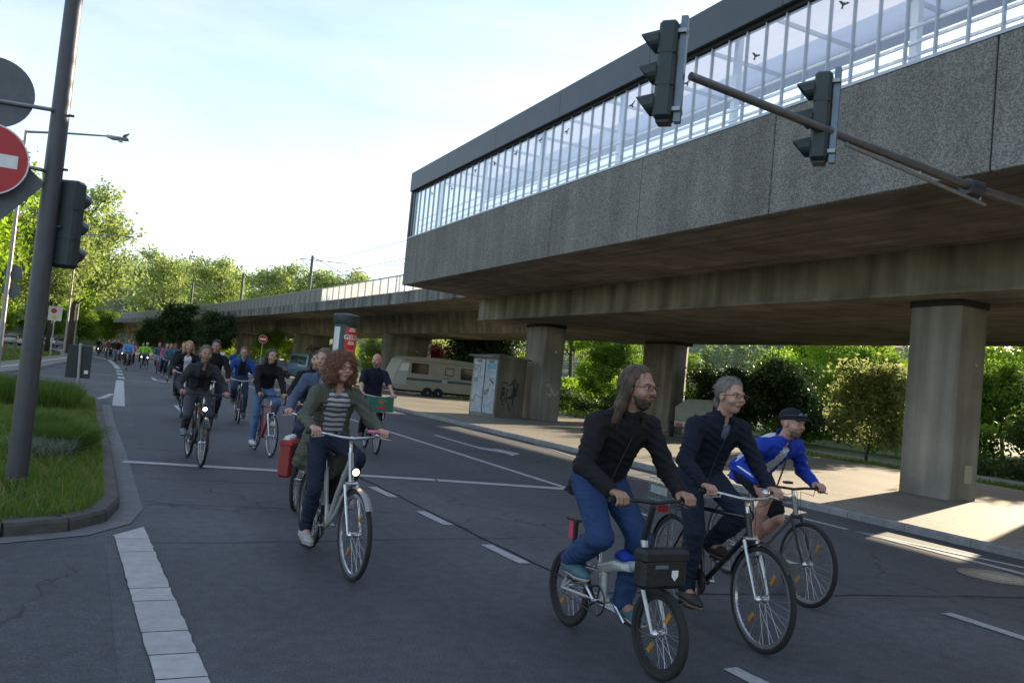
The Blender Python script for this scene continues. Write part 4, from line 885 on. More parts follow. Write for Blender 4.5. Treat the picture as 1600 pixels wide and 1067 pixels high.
def paint(n, c): return mat('paint_'+n, c, .3, .1, var=.05, coat=.6)
car((13.4, 62.5, .1), R(100), paint('blue', (.06, .14, .2)), 'small blue van parked under the viaduct by the graffiti pillar', van=True)
car((11.0, 65.5, .1), R(150), paint('dark', (.02, .025, .04)), 'dark blue car parked under the viaduct left of the van')
for i, (x, y, c) in enumerate(((-9.2, 124, (.5, .5, .5)), (-11.4, 128, (.55, .56, .58)), (-8.6, 136, (.1, .1, .12)), (-13.2, 133, (.3, .04, .04)), (-7.6, 146, (.4, .42, .45)))):
    car((x, y, 0), R(70+i*11), paint(['silver', 'white', 'black', 'red', 'grey'][i], c), ['silver', 'white', 'black', 'red', 'light grey'][i]+' car parked under the trees at the far left')
# caravan
e = empty('caravan', (15.35, 47.2, 0), 0, 'cream caravan with a blue stripe parked beyond the kiosk', 'caravan')
M_cr = mat('caravan_cream', (.36, .345, .27), .5, var=.08, scale=2); M_cw = mat('caravan_white', (.46, .46, .44), .5, var=.06)
prof = [(.0, .55), (.08, 1.3), (.5, 2.25), (.75, 2.42), (2.8, 2.5), (5.2, 2.42), (5.55, 2.2), (5.75, 1.2), (5.7, .5), (5.3, .42), (.3, .42)]
MB().extrude(prof, (0, 0, 0), (1, 0, 0), (0, 0, 1), (0, 1, 0), 2.15).build('body', M_cr, e)
MB().extrude([(-.012, .72), (.065, 1.32), (.42, 2.1), (1.0, 2.1), (.8, .72)], (0, -.006, 0), (1, 0, 0), (0, 0, 1), (0, 1, 0), .005).build('front_panel', M_cw, e)
MB().extrude([(.3, 1.55), (.5, 2.0), (.95, 2.0), (.9, 1.55)], (0, -.012, 0), (1, 0, 0), (0, 0, 1), (0, 1, 0), .005).build('front_hatch', M_white, e)
MB().bb((.85, -.007, 1.02), (5.68, .001, 1.16)).build('blue_stripe', mat('caravan_blue', (.05, .09, .16), .5), e)
MB().bb((.7, -.007, 2.18), (5.4, .001, 2.22)).build('trim_strip', mat('caravan_brown', (.2, .17, .12), .5), e)
for x0, x1, z0, z1 in ((1.15, 2.15, 1.5, 2.02), (3.35, 3.85, 1.52, 1.9), (4.4, 5.3, 1.35, 1.95)):
    f = MB().bbox((x0-.05, -.022, z0-.05), (x1+.05, .0, z1+.05), .015).build('window', M_black, e); MB().bb((x0, -.028, z0), (x1, -.0225, z1)).build('pane', M_vglass if x0 != 3.35 else mat('curtain', (.4, .35, .3), .6), f)
MB().bb((3.2, -.008, 1.28), (3.7, .001, 1.32)).build('lettering', M_sback, e); MB().bb((3.15, -.01, 1.0), (3.5, -.0075, 1.2)).build('vent', M_cw, e)
wheel(e, 2.95, .12, .33, -1, .2); wheel(e, 2.25, .12, .33, -1, .2); wheel(e, 2.95, 2.03, .33, 1, .2)
MB().bb((.3, .1, .3), (5.4, 2.05, .44)).build('underbody', M_under, e); MB().tube([(.1, .9, .42), (-.9, 1.07, .45)], .05, 8).tube([(.1, 1.25, .42), (-.9, 1.07, .45)], .05, 8).tube([(-.75, 1.07, .0), (-.75, 1.07, .6)], .035, 8).build('drawbar', M_galv, e)
# covered trailer
e = empty('covered_trailer', (19.3, 23.6, .11), R(52), 'grey tarpaulin covered trailer standing behind the long haired cyclist', 'trailer')
MB().add([(-1.3, -.85, .62), (1.3, -.85, .62), (1.3, .85, .62), (-1.3, .85, .62), (-1.33, -.88, 1.1), (1.33, -.88, 1.1), (1.33, .88, 1.1), (-1.33, .88, 1.1), (-1.2, -.45, 1.45), (1.1, -.4, 1.38), (1.1, .4, 1.38), (-1.2, .45, 1.42)],
    [(0, 3, 2, 1), (0, 1, 5, 4), (1, 2, 6, 5), (2, 3, 7, 6), (3, 0, 4, 7), (4, 5, 9, 8), (5, 6, 10, 9), (6, 7, 11, 10), (7, 4, 8, 11), (8, 9, 10, 11)]).build('tarpaulin', mat('tarpaulin', (.24, .25, .22), .7, var=.15, scale=4, bump=.4, bscale=6), e)
MB().bbox((-1.32, -.86, .42), (1.32, .86, .64), .02).build('bed', M_galv, e)
for y_ in (-.7, .7): MB().bb((-1.36, y_-.12, .45), (-1.321, y_+.12, .56)).build('tail_light', mat('tail_red', (.35, .02, .02), .3), e)
MB().bb((-1.35, -.28, .43), (-1.322, .28, .56)).build('number_plate', M_white, e)
for s in (-1, 1): wheel(e, .1, s*.86, .29, s, .16)
MB().tube([(1.3, 0, .45), (2.4, 0, .42)], .04, 8).tube([(2.3, 0, .42), (2.3, 0, .0)], .03, 8).build('drawbar', M_galv, e)
# ------------------------------------------------------------------ bicycles
M_chrome = mat('bike_chrome', (.55, .56, .58), .25, .9, var=.08); M_spoke = mat('spoke_steel', (.42, .43, .45), .35, .9, var=.1)
M_saddle = mat('saddle_black', (.02, .019, .018), .5, var=.2); M_chain = mat('chain_steel', (.06, .06, .06), .4, .8)
M_grip = mat('grip_black', (.014, .014, .015), .7); M_lit = mat('lit_lamp', (.9, .9, .95), .3, emit=((.85, .9, 1), 8)); M_litw = mat('lit_lamp_warm', (.9, .8, .6), .3, emit=((1, .72, .4), 3))
M_refl = mat('reflector_red', (.4, .02, .02), .25); M_amber = mat('reflector_amber', (.55, .25, .02), .3)
def bike(front, rear, label, R_=.34, wb=1.08, tw=.02, frame=(.02, .02, .022), kind='diamond', bar='swept', bz=1.0, bx=None, zs=.93, xs=None, mud=None, rack=True, lit=None, phase=2.3, grip_y=.27, lo=False, fork_m=None, group='bicycles on the road', rimm=None):
    f = Vector((*front, 0)); d = (f-Vector((*rear, 0))); d.normalize(); rc = f-d*wb
    e = empty('bicycle', rc, math.atan2(d.y, d.x), label, 'bicycle', group)
    fm = mat('frame_%d_%d_%d' % tuple(int(c*1000) for c in frame), frame, .35, .3, var=.06, coat=.5); fk = fork_m or fm
    rh = Vector((0, 0, R_)); fh = Vector((wb, 0, R_)); bb_ = Vector((.44 if kind != 'fold' else .41, 0, .28))
    u = Vector((-.326, 0, .946)); A0 = fh-Vector((.946, 0, .326))*.045; crown = A0+u*(R_+.055); hb = crown+u*.01
    ht = crown+u*{'diamond': .17, 'race': .13, 'step': .24, 'fold': .22}[kind]
    su = Vector((-.31, 0, .951)); sat = bb_+su*((zs-.03-bb_.z)/.951)
    if xs is not None: sat.x = xs
    sdir = (sat-bb_).normalized(); clus = bb_+sdir*{'diamond': .54, 'race': .53, 'step': .48, 'fold': .24}[kind]
    n = 6 if lo else 10
    mb = MB()
    if kind in ('diamond', 'race'):
        mb.tube([ht-u*.03, clus], .016, n).tube([hb+u*.03, bb_], .02, n)
    elif kind == 'step':
        mb.tube([ht-u*.05, ht.lerp(bb_, .45)+Vector((-.03, 0, -.06)), bb_+Vector((.03, 0, .02))], .021, n).tube([hb+u*.02, hb.lerp(bb_, .5)+Vector((-.04, 0, -.08)), bb_], .021, n)
    else:
        mb.tube([hb+u*.05, Vector((.55, 0, .53)), Vector((.36, 0, .47))], [.034, .036, .034], n).tube([Vector((.40, 0, .47)), bb_], .026, n)
    mb.tube([bb_, clus], .018, n).tube([hb, ht], .022, n)
    hubl = Vector((0, 0, R_))
    for s in (-1, 1):
        o_ = Vector((0, s*.06, 0)); i_ = Vector((0, s*.03, 0))
        mb.tube([bb_+i_, bb_.lerp(hubl, .25)+i_*1.6, hubl+o_], .010, n)
        mb.tube([clus+i_*.5, hubl+o_], .009, n)
    if kind == 'fold':
        for s in (-1, 1): mb.tube([Vector((.36, s*.03, .45)), Vector((.12, s*.06, .43)), hubl+Vector((0, s*.06, 0))], .012, n)
    mb.tube([bb_+Vector((0, -.035, 0)), bb_+Vector((0, .035, 0))], .024, n)
    fr_ = mb.build('frame', fm, e, True)
    fkm = MB()
    for s in (-1, 1): fkm.tube([crown+Vector((0, s*.02, .0)), crown+Vector((0, s*.05, -.01)), crown.lerp(fh, .55)+Vector((0, s*.052, 0)), fh+Vector((0, s*.05, 0))], [.014, .014, .012, .008], n)
    fkm.tube([crown+Vector((0, -.05, 0)), crown+Vector((0, .05, 0))], .016, n).build('fork', fk, e, True)
    for nm, h in (('rear_wheel', rh), ('front_wheel', fh)):
        wv = MB().torus(h, (0, 1, 0), R_-tw, tw, 26 if lo else 48, 6 if lo else 9).build(nm, M_tyre, e, True)
        rr = R_-2*tw-.006; N_ = 26 if lo else 48
        rm = MB().lathe([(rr+.012, -.012), (rr+.014, 0), (rr+.012, .012), (rr-.012, .010), (rr-.014, 0), (rr-.012, -.010), (rr+.012, -.012)], h, (0, 1, 0), N_); rm.F = rm.F[:-2]; rm.build('rim', rimm or M_chrome, wv, True)
        sp = MB(); ns = 14 if lo else 32
        for i in range(ns):
            a = 2*math.pi*i/ns; a2 = a+(.45 if i % 4 < 2 else -.45); s = -1 if i % 2 else 1
            sp.tube([h+Vector((math.cos(a2)*.025, s*.028, math.sin(a2)*.025)), h+Vector((math.cos(a)*rr, s*.004, math.sin(a)*rr))], .0018 if not lo else .003, 3, cap=False)
        sp.build('spokes', M_spoke, wv, fix=False)
        MB().lathe([(.012, -.055), (.028, -.035), (.02, -.02), (.02, .02), (.028, .035), (.012, .055)], h, (0, 1, 0), 12).build('hub', M_chrome if not lo else M_chain, wv, True)
        if not lo:
            for a in (1.0, 4.1): MB().box(h+Vector((math.cos(a)*rr*.6, 0, math.sin(a)*rr*.6)), (.07, .008, .025), Matrix.Rotation(-a, 3, 'Y')).build('reflector', M_amber, wv)
    if mud is not None:
        for h, a0, a1 in ((rh, 15, 195), (fh, 40, 165)):
            A = []; B = []; C_ = []
            for i in range(19):
                a = R(a0+(a1-a0)*i/18); q = R_+.018; A.append(h+Vector((math.cos(a)*(q-.012), -.028, math.sin(a)*(q-.012)))); B.append(h+Vector((math.cos(a)*q, 0, math.sin(a)*q))); C_.append(h+Vector((math.cos(a)*(q-.012), .028, math.sin(a)*(q-.012))))
            MB().strip(A, B).strip(B, C_).build('mudguard', mud, e, True, False)
    # seat
    MB().tube([clus, sat], .0145 if kind != 'fold' else .017, n).build('seat_post', M_chrome, e, True)
    sv = MB(); prof = [(-.13, .075, .0), (-.10, .085, .018), (-.03, .065, .02), (.05, .03, .016), (.12, .018, .012), (.145, .008, .0)]
    V = []; F = []
    for x, hw, z in prof:
        for k in range(8):
            a = 2*math.pi*k/8; V.append((sat.x+x, hw*math.cos(a), sat.z+.012+z*.5+(.03 if math.sin(a) > 0 else .035)*math.sin(a)*(1 if x < .1 else .6)))
    for i in range(5):
        for k in range(8): F.append((i*8+k, i*8+(k+1) % 8, (i+1)*8+(k+1) % 8, (i+1)*8+k))
    F += [tuple(range(7, -1, -1)), tuple(40+k for k in range(8))]
    sv.add(V, F).build('saddle', M_saddle, e, True)
    # cranks
    pr_ = bb_+Vector((math.cos(phase), 0, math.sin(phase)))*.17; pl_ = bb_-Vector((math.cos(phase), 0, math.sin(phase)))*.17
    cr_ = MB().tube([bb_+Vector((0, -.07, 0)), pr_+Vector((0, -.085, 0))], .011, 6).tube([bb_+Vector((0, .07, 0)), pl_+Vector((0, .085, 0))], .011, 6).tube([bb_+Vector((0, -.08, 0)), bb_+Vector((0, .08, 0))], .013, 6).build('crankset', M_chrome if not lo else M_chain, e, True)
    ring = MB().torus(bb_+Vector((0, -.05, 0)), (0, 1, 0), .09, .006, 24, 5)
    for k in range(5): a = k*1.2566; ring.tube([bb_+Vector((0, -.05, 0)), bb_+Vector((math.cos(a)*.088, -.05, math.sin(a)*.088))], .007, 4)
    ring.build('chainring', M_chain, cr_)
    for p, s in ((pr_, -1), (pl_, 1)): MB().bbox((p.x-.045, p.y+s*.09 if s > 0 else p.y-.18, p.z-.012), (p.x+.045, p.y+.18 if s > 0 else p.y-.09, p.z+.012), .004).build('pedal', M_black, cr_)
    MB().tube([bb_+Vector((0, -.05, .09)), rh+Vector((0, -.05, .035))], .004, 4).tube([bb_+Vector((0, -.05, -.09)), rh+Vector((0, -.05, -.035))], .004, 4).build('chain', M_chain, e)
    # handlebar
    sx_ = ht.x-.01 if bx is None else bx
    hb_ = MB(); top = Vector((sx_, 0, bz-.0)); gy = grip_y
    st_m = M_chrome if kind != 'fold' else M_black
    if kind == 'fold': MB().tube([ht, Vector((sx_-.01, 0, bz-.03))], [.022, .018], n).build('stem', st_m, e, True)
    else: MB().tube([ht, ht+u*max(.02, (bz-.04-ht.z)*.8), Vector((sx_, 0, bz-.02))], .014, n).build('stem', st_m, e, True)
    if bar == 'swept':
        P = [Vector((sx_-.09, -gy-.06, bz)), Vector((sx_-.03, -gy+.05, bz)), Vector((sx_+.03, -.1, bz-.02)), Vector((sx_+.02, 0, bz-.03)), Vector((sx_+.03, .1, bz-.02)), Vector((sx_-.03, gy-.05, bz)), Vector((sx_-.09, gy+.06, bz))]
        gx = sx_-.065
    elif bar == 'drop':
        P = []
        for s in (-1, 1):
            q = [Vector((sx_-.04, s*.205, bz-.13)), Vector((sx_+.06, s*.205, bz-.13)), Vector((sx_+.1, s*.205, bz-.07)), Vector((sx_+.07, s*.205, bz-.005)), Vector((sx_, s*.2, bz)), Vector((sx_, s*.1, bz))]
            P += q if s < 0 else q[::-1]
        gx = sx_+.03
    else:
        P = [Vector((sx_-.02, -gy-.06, bz)), Vector((sx_, -.12, bz)), Vector((sx_+.01, 0, bz-.01)), Vector((sx_, .12, bz)), Vector((sx_-.02, gy+.06, bz))]; gx = sx_-.018
    hbo = hb_.tube(P, .0115, n).build('handlebar', M_chrome if bar == 'swept' else M_black, e, True)
    grips = []
    for s in (-1, 1):
        if bar == 'drop': g = Vector((sx_+.03, s*.2, bz+.0)); a, b_ = Vector((sx_+.07, s*.205, bz-.005)), Vector((sx_+.11, s*.205, bz+.03))
        else: g = Vector((gx, s*gy, bz)); a = Vector((gx+(.022 if bar == 'swept' else .006), s*(gy-.05), bz)); b_ = Vector((gx-(.028 if bar == 'swept' else .006), s*(gy+.065), bz))
        MB().tube([a, b_], .0165, n).build('grip', mat('tape_brown', (.25, .1, .05), .7) if bar == 'drop' else M_grip, hbo, True); grips.append(g)
        if not lo and bar != 'drop': MB().tube([a+Vector((.02, -s*.02, -.005)), a+Vector((.06, s*.02, -.02)), a+Vector((.055, s*.09, -.03))], .005, 5).build('brake_lever', M_chrome if bar == 'swept' else M_black, hbo)
        if not lo: MB().tube([a+Vector((.03, -s*.02, 0)), a+Vector((.1, -s*.1, -.05)), ht+Vector((.06, s*.02, .05)), crown+Vector((.03, s*.01, .03))], .0028, 4).build('brake_cable', M_black, hbo)
    if rack:
        z = 2*R_+.06; rk = MB()
        for s in (-1, 1): rk.tube([Vector((.3, s*.02, z+.01)), Vector((.2, s*.06, z)), Vector((-.2, s*.06, z))], .0055, 5).tube([Vector((-.02, s*.06, z)), rh+Vector((0, s*.075, 0))], .005, 5)
        for x in (-.2, -.05, .1): rk.tube([Vector((x, -.06, z)), Vector((x, .06, z))], .005, 5)
        rk.build('luggage_rack', M_chain if not lo else M_black, e)
        MB().box((-.24, 0, z-.05), (.02, .09, .05)).build('rear_light', M_refl, e)
    if lit is not None:
        lp = Vector((crown.x+.07, 0, crown.z+.1 if kind != 'fold' else .5))
        l_ = MB().lathe([(.012, -.05), (.03, -.03), (.034, .0), (.03, .005)], lp, (1, 0, -.1), 14).build('headlight', M_black, e, True)
        MB().lathe([(.028, .0051), (.02, .009)], lp, (1, 0, -.1), 14).build('lens', lit, l_, True)
    return dict(e=e, bb=bb_, pr=pr_, pl=pl_, sat=sat+Vector((0, 0, .045)), grips=grips, R=R_, wb=wb, crown=crown, ht=ht, d=d)

# ------------------------------------------------------------------ people: signed distance bodies polygonised with surface nets
class SDF:
    def __init__(s): s.ops = []
    def cone(s, a, b, r1, r2, k=.02, op='u', fr=None):
        a = np.array(a, float); b = np.array(b, float); m = max(r1, r2)
        if fr is not None: m *= 1.0
        lo = np.minimum(a, b)-m-.05; hi = np.maximum(a, b)+m+.05
        def f(X, Y, Z):
            P = np.stack([X, Y, Z], -1)-a; ba = b-a
            if fr is not None:
                ax, sc_ = fr; q = P@ax; P = P+ax*(q*(sc_-1))[..., None]; ba = ba+ax*((ba@ax)*(sc_-1))
            L2 = ba@ba+1e-12; t = np.clip((P@ba)/L2, 0, 1); d = np.sqrt(((P-t[..., None]*ba)**2).sum(-1))-(r1+(r2-r1)*t)
            return d if fr is None else d*.85
        s.ops.append((f, lo, hi, k, op)); return s
    def ell(s, c, r, axes=None, k=.02, op='u'):
        c = np.array(c, float); r = np.array(r, float); m = r.max()+.05; A = np.eye(3) if axes is None else np.array(axes, float)
        def f(X, Y, Z):
            P = (np.stack([X, Y, Z], -1)-c)@A.T; k0 = np.sqrt(((P/r)**2).sum(-1)); k1 = np.sqrt(((P/r**2)**2).sum(-1))+1e-9; return k0*(k0-1)/k1
        s.ops.append((f, c-m, c+m, k, op)); return s
    def plane(s, p, n, op='i', k=.004):
        p = np.array(p, float); n = np.array(n, float); n = n/np.linalg.norm(n)
        s.ops.append((lambda X, Y, Z: (X-p[0])*n[0]+(Y-p[1])*n[1]+(Z-p[2])*n[2], None, None, k, op)); return s
    def noise(s, amp, fq, seed=0, st=(1, 1, 1)): s.ops.append(('n', amp, fq, seed, st)); return s
    def mesh(s, h):
        los = [o[1] for o in s.ops if o[0] != 'n' and o[4] == 'u']; his = [o[2] for o in s.ops if o[0] != 'n' and o[4] == 'u']
        lo = np.min(los, 0)-h; hi = np.max(his, 0)+h; n = np.ceil((hi-lo)/h).astype(int)+1
        ax = [lo[i]+h*np.arange(n[i]) for i in range(3)]; D = np.full(n, .25, dtype=np.float32)
        for o in s.ops:
            if o[0] == 'n':
                _, amp, fq, sd_, stc = o; X, Y, Z = np.meshgrid(*[a.astype(np.float32)*fq*c for a, c in zip(ax, stc)], indexing='ij', sparse=True)
                if amp < 0:   # sharp creases
                    w1 = X*.8+Z*.9+1.6*np.sin(Y*.8+Z*.35+sd_)+1.2*np.sin(X*.5+sd_*2); w2 = Z*1.1-X*.5+1.5*np.sin(Y*.7-Z*.4+sd_*3)+sd_
                    D += -amp*(.55*np.abs(np.sin(w1))+.45*np.abs(np.sin(w2*1.7))*(.5+.5*np.sin(w1*.37))-.45); continue
                D += amp*(np.sin(X+1.7*np.sin(Z*.7+sd_)+sd_)*np.sin(Z*1.1+1.3*np.sin(Y*.9+sd_*2))+.6*np.sin(1.9*Y+1.1*np.sin(X*1.3+Z)+sd_*3)*np.sin(2.1*Z+X*.6)+.4*np.sin(3.3*X+2.7*Z+sd_)*np.sin(3.1*Y-1.7*Z)); continue
            f, l_, h_, k, op = o
            if l_ is None: sl = tuple(slice(0, m) for m in n)
            else:
                i0 = np.clip(np.floor((l_-lo)/h).astype(int), 0, n-1); i1 = np.clip(np.ceil((h_-lo)/h).astype(int)+1, 1, n); sl = tuple(slice(a, b) for a, b in zip(i0, i1))
            G = np.meshgrid(*[a[q] for a, q in zip(ax, sl)], indexing='ij'); d = f(*G).astype(np.float32); c = D[sl]
            if op == 'u': m_ = np.maximum(k-np.abs(c-d), 0)/k; D[sl] = np.minimum(c, d)-m_*m_*k*.25
            elif op == 's': d = -d; m_ = np.maximum(k-np.abs(c-d), 0)/k; D[sl] = np.maximum(c, d)+m_*m_*k*.25
            else: m_ = np.maximum(k-np.abs(c-d), 0)/k; D[sl] = np.maximum(c, d)+m_*m_*k*.25
        D[0] = D[-1] = 1; D[:, 0] = D[:, -1] = 1; D[:, :, 0] = D[:, :, -1] = 1
        ins = D < 0; cn = np.zeros(n-1, dtype=np.int8)
        cs = [(i, j, k) for i in (0, 1) for j in (0, 1) for k in (0, 1)]
        sub = lambda A, c: A[c[0]:n[0]-1+c[0], c[1]:n[1]-1+c[1], c[2]:n[2]-1+c[2]]
        for c in cs: cn += sub(ins, c)
        act = (cn > 0) & (cn < 8); idx = np.argwhere(act); m = len(idx)
        if m == 0: return np.zeros((0, 3)), np.zeros((0, 4), int)
        ids = np.full(n-1, -1, dtype=np.int64); ids[act] = np.arange(m)
        vals = {c: D[idx[:, 0]+c[0], idx[:, 1]+c[1], idx[:, 2]+c[2]] for c in cs}
        acc = np.zeros((m, 3)); cnt = np.zeros(m)
        for a in cs:
            for e_ in range(3):
                if a[e_] == 0:
                    b = list(a); b[e_] = 1; b = tuple(b); va, vb = vals[a], vals[b]; x = (va < 0) != (vb < 0); t = np.where(x, va/(va-vb+1e-12), 0)
                    p = np.tile(np.array(a, float), (m, 1)); p[:, e_] += t; acc += p*x[:, None]; cnt += x
        V = lo+(idx+acc/cnt[:, None])*h; Fs = []
        for e_ in range(3):
            o1, o2 = (e_+1) % 3, (e_+2) % 3
            a = ins; sA = [slice(0, n[0]), slice(0, n[1]), slice(0, n[2])]; sB = list(sA); sA[e_] = slice(0, n[e_]-1); sB[e_] = slice(1, n[e_])
            ch = a[tuple(sA)] != a[tuple(sB)]; q = np.argwhere(ch); q = q[(q[:, o1] > 0) & (q[:, o2] > 0) & (q[:, o1] < n[o1]-1) & (q[:, o2] < n[o2]-1)]
            if not len(q): continue
            flip = ins[q[:, 0], q[:, 1], q[:, 2]]
            def g_(d1, d2):
                z = q.copy(); z[:, o1] -= d1; z[:, o2] -= d2; return ids[z[:, 0], z[:, 1], z[:, 2]]
            A_, B_, C_, D_ = g_(1, 1), g_(0, 1), g_(0, 0), g_(1, 0)
            f1 = np.stack([A_, B_, C_, D_], 1); f1[~flip] = f1[~flip][:, ::-1]; Fs.append(f1)
        F = np.concatenate(Fs); F = F[(F >= 0).all(1)]; return V, F
def ik(a, b, l1, l2, pole):
    a, b, pole = Vector(a), Vector(b), Vector(pole); d = b-a; L_ = d.length
    if L_ > (l1+l2)*.992: k = L_/((l1+l2)*.992); l1 *= k; l2 *= k
    d.normalize(); x = (l1*l1-l2*l2+L_*L_)/(2*L_); h = math.sqrt(max(0, l1*l1-x*x)); p = pole-d*pole.dot(d); p.normalize(); return a+d*x+p*h
M_skin = {}
def skin(tone):
    c = {'fair': (.46, .26, .19), 'tan': (.36, .2, .14), 'pink': (.5, .27, .21)}[tone]
    return mat('skin_'+tone, c, .5, var=.12, scale=14, spec=.35)
def cloth(name, c, rough=.85, var=.16, scale=18, bump=.35): return mat('cloth_'+name, c, rough, var=var, scale=scale, bump=bump, bscale=160, spec=.25)
def hairm(name, c): return mat('hair_'+name, c, .55, var=.4, scale=30, bump=.6, bscale=60, stretch=(1, 1, .25), spec=.4)
def v3(v): return np.array([v[0], v[1], v[2]], float)
def person(bk, label, s=1.0, lean=20, h=.0095, hh=.006, tone='fair', jacket=None, trousers=None, shoes=None, shirt=None, hair=('short', None), head_yaw=0, head_pitch=0, female=False, shorts=False, open_front=0, beard=None, glasses=False, sleeves=True, long_hem=0, near=True, cap=None, bulk=1.0, neck_open=True, group='cyclists', hipx=.03, sole=None, elbow_out=.6, bth=.006):
    e = bk['e']; H = bk['sat']+Vector((hipx, 0, .075*s)); th = R(lean); sd_ = Vector((math.sin(th), 0, math.cos(th))); fd = Vector((math.cos(th), 0, -math.sin(th)))
    Lt = .50*s; bow = fd*(-.025); Nk = H+sd_*Lt; W_ = H+sd_*(.18*s)+bow*.6; Ch = H+sd_*(.35*s)+bow
    shw = (.165 if female else .185)*s; yaw, pit = R(head_yaw), R(head_pitch)
    J = {}
    for sg, g, pd in ((-1, bk['grips'][0], bk['pr']), (1, bk['grips'][1], bk['pl'])):
        sh = Nk+Vector((0, sg*shw, 0))-sd_*.075*s-fd*.005; wr = g+Vector((-.07, sg*.006, .032)); el = ik(sh, wr, .285*s, .26*s, Vector((-.35, sg*elbow_out, -.7)))
        pd2 = pd+Vector((0, sg*.135, .0)); an = pd2+Vector((-.095, -sg*.01, .095)); hp = H+Vector((0, sg*.088*s, -.01)); kn = ik(hp, an, .43*s, .425*s, Vector((1, sg*.12, .35)))
        J[sg] = dict(sh=sh, wr=wr, el=el, g=g, pd=pd2, an=an, hp=hp, kn=kn)
    hf = Vector((math.cos(yaw)*math.cos(pit), math.sin(yaw)*math.cos(pit), math.sin(pit))); hu = (Vector((0, 0, 1))-hf*hf.z).normalized(); hl = hu.cross(hf)
    Hd = Nk+Vector((.035+.05*math.sin(th), 0, .165))*s+hf*.012
    AX = np.array([v3(hf), v3(hl), v3(hu)])
    HS = s*1.04
    def hp_(f_, l_, u_): return v3(Hd+hf*f_*HS+hl*l_*HS+hu*u_*HS)
    fx = (v3(fd), 1.42)
    # ---- bare body
    B = SDF(); j = bulk
    B.ell(v3(H), (.11*s, .14*s, .11*s)).cone(v3(H), v3(W_), .12*s, .115*s, fr=fx).cone(v3(W_), v3(Ch), .115*s, .14*s, fr=fx).cone(v3(Ch), v3(Nk-sd_*.06), .14*s, .09*s, fr=fx).cone(v3(J[-1]['sh']), v3(J[1]['sh']), .048*s, .048*s, .04)
    for sg in (-1, 1):
        q = J[sg]; B.cone(v3(q['sh']), v3(q['el']), .045*s, .037*s).cone(v3(q['el']), v3(q['wr']), .037*s, .026*s).cone(v3(q['hp']), v3(q['kn']), .078*s, .052*s).cone(v3(q['kn']), v3(q['kn'].lerp(q['an'], .35)-Vector((.012, 0, 0))), .05*s, .052*s).cone(v3(q['kn'].lerp(q['an'], .35)-Vector((.012, 0, 0))), v3(q['an']), .052*s, .034*s)
        B.cone(v3(q['an']), v3(q['pd']+Vector((.06, 0, .05))), .034*s, .03*s)
    parts = [B.mesh(h*1.35)]
    # ---- head
    Hs = SDF(); jw = 1.0 if not female else .93
    Hs.ell(hp_(-.012, 0, .035), (.098*s, .077*s, .092*s), AX, .01).ell(hp_(.022, 0, -.035), (.068*s, .058*s*jw, .078*s), AX, .03).cone(hp_(.045, 0, -.085), hp_(.05, 0, -.088), .026*s*jw, .026*s*jw, .03)
    Hs.cone(v3(Nk-sd_*.05), hp_(-.02, 0, -.06), .062*s*jw, .054*s*jw, .03)
    if near:
        Hs.ell(hp_(.078, 0, .022), (.02*s, .055*s, .014*s), AX, .02)
        for l_ in (-1, 1): Hs.ell(hp_(.094, l_*.033, .004), (.016*s, .02*s, .013*s), AX, .012, 's').ell(hp_(.062, l_*.042, -.03), (.03*s, .025*s, .025*s), AX, .025).ell(hp_(-.005, l_*.078, -.008), (.022*s, .009*s, .032*s), AX, .006)
        Hs.cone(hp_(.088, 0, .018), hp_(.108, 0, -.022), .008*s, .0135*s, .014).ell(hp_(.094, 0, -.026), (.014*s, .02*s, .009*s), AX, .01)
        Hs.ell(hp_(.086, 0, -.058), (.012*s, .026*s, .012*s), AX, .012)
    else: Hs.cone(hp_(.085, 0, .012), hp_(.1, 0, -.02), .01, .015, .02)
    parts.append(Hs.mesh(hh))
    # ---- hands with five fingers round the grip
    for sg in (-1, 1):
        q = J[sg]; g = q['g']; K = SDF(); ins_ = -sg
        def gp(f_, l_, u_): return v3(g+Vector((f_*s, l_*s, u_*s)))
        K.cone(v3(q['wr'].lerp(q['el'], .35)), v3(q['wr']), .032*s, .025*s, .015).ell(gp(-.03, 0, .034), (.045*s, .036*s, .017*s), None, .02)
        for i, (o_, ln) in enumerate(((-.030, .92), (-.010, 1.05), (.011, 1.0), (.031, .82))):
            o_ *= ins_*-1; kk = gp(.008, o_, .034); m1 = gp(.008+.034*ln, o_*1.02, .018); m2 = gp(.008+.036*ln, o_*1.02, -.012*ln); tp = gp(.012+.016*ln, o_, -.030*ln)
            K.cone(v3(q['wr']), kk, .014*s, .0115*s, .012).cone(kk, m1, .0108*s, .0095*s, .004).cone(m1, m2, .0095*s, .0088*s, .004).cone(m2, tp, .0088*s, .0075*s, .004)
        K.cone(gp(-.045, ins_*.028, .025), gp(-.012, ins_*.046, .008), .0135*s, .011*s, .008).cone(gp(-.012, ins_*.046, .008), gp(.018, ins_*.044, -.010), .011*s, .0088*s, .004)
        parts.append(K.mesh(.0048 if near and h < .012 else hh*1.1))
    V = []; F = []; n0 = 0
    for v, f in parts: V.append(v); F.append(f+n0); n0 += len(v)
    V = np.concatenate(V); F = np.concatenate(F)
    body = mesh_obj('person', V, F, skin(tone), None, True); body.location = e.location; body.rotation_euler = e.rotation_euler; tag(body, label, 'person', group)
    def put(name, sdf, m, res=None, par=None):
        v, f = sdf.mesh(res or h)
        if len(v) == 0: return None
        return mesh_obj(name, v, f, m, par or body, True)
    # ---- trousers
    T = SDF(); lz = .015 if not female else .006
    T.ell(v3(H+Vector((-.015, 0, -.005))), (.135*s, (.165 if not female else .175)*s, .115*s), None, .03).cone(v3(H), v3(H+sd_*.1), .138*s, .13*s, fr=fx)
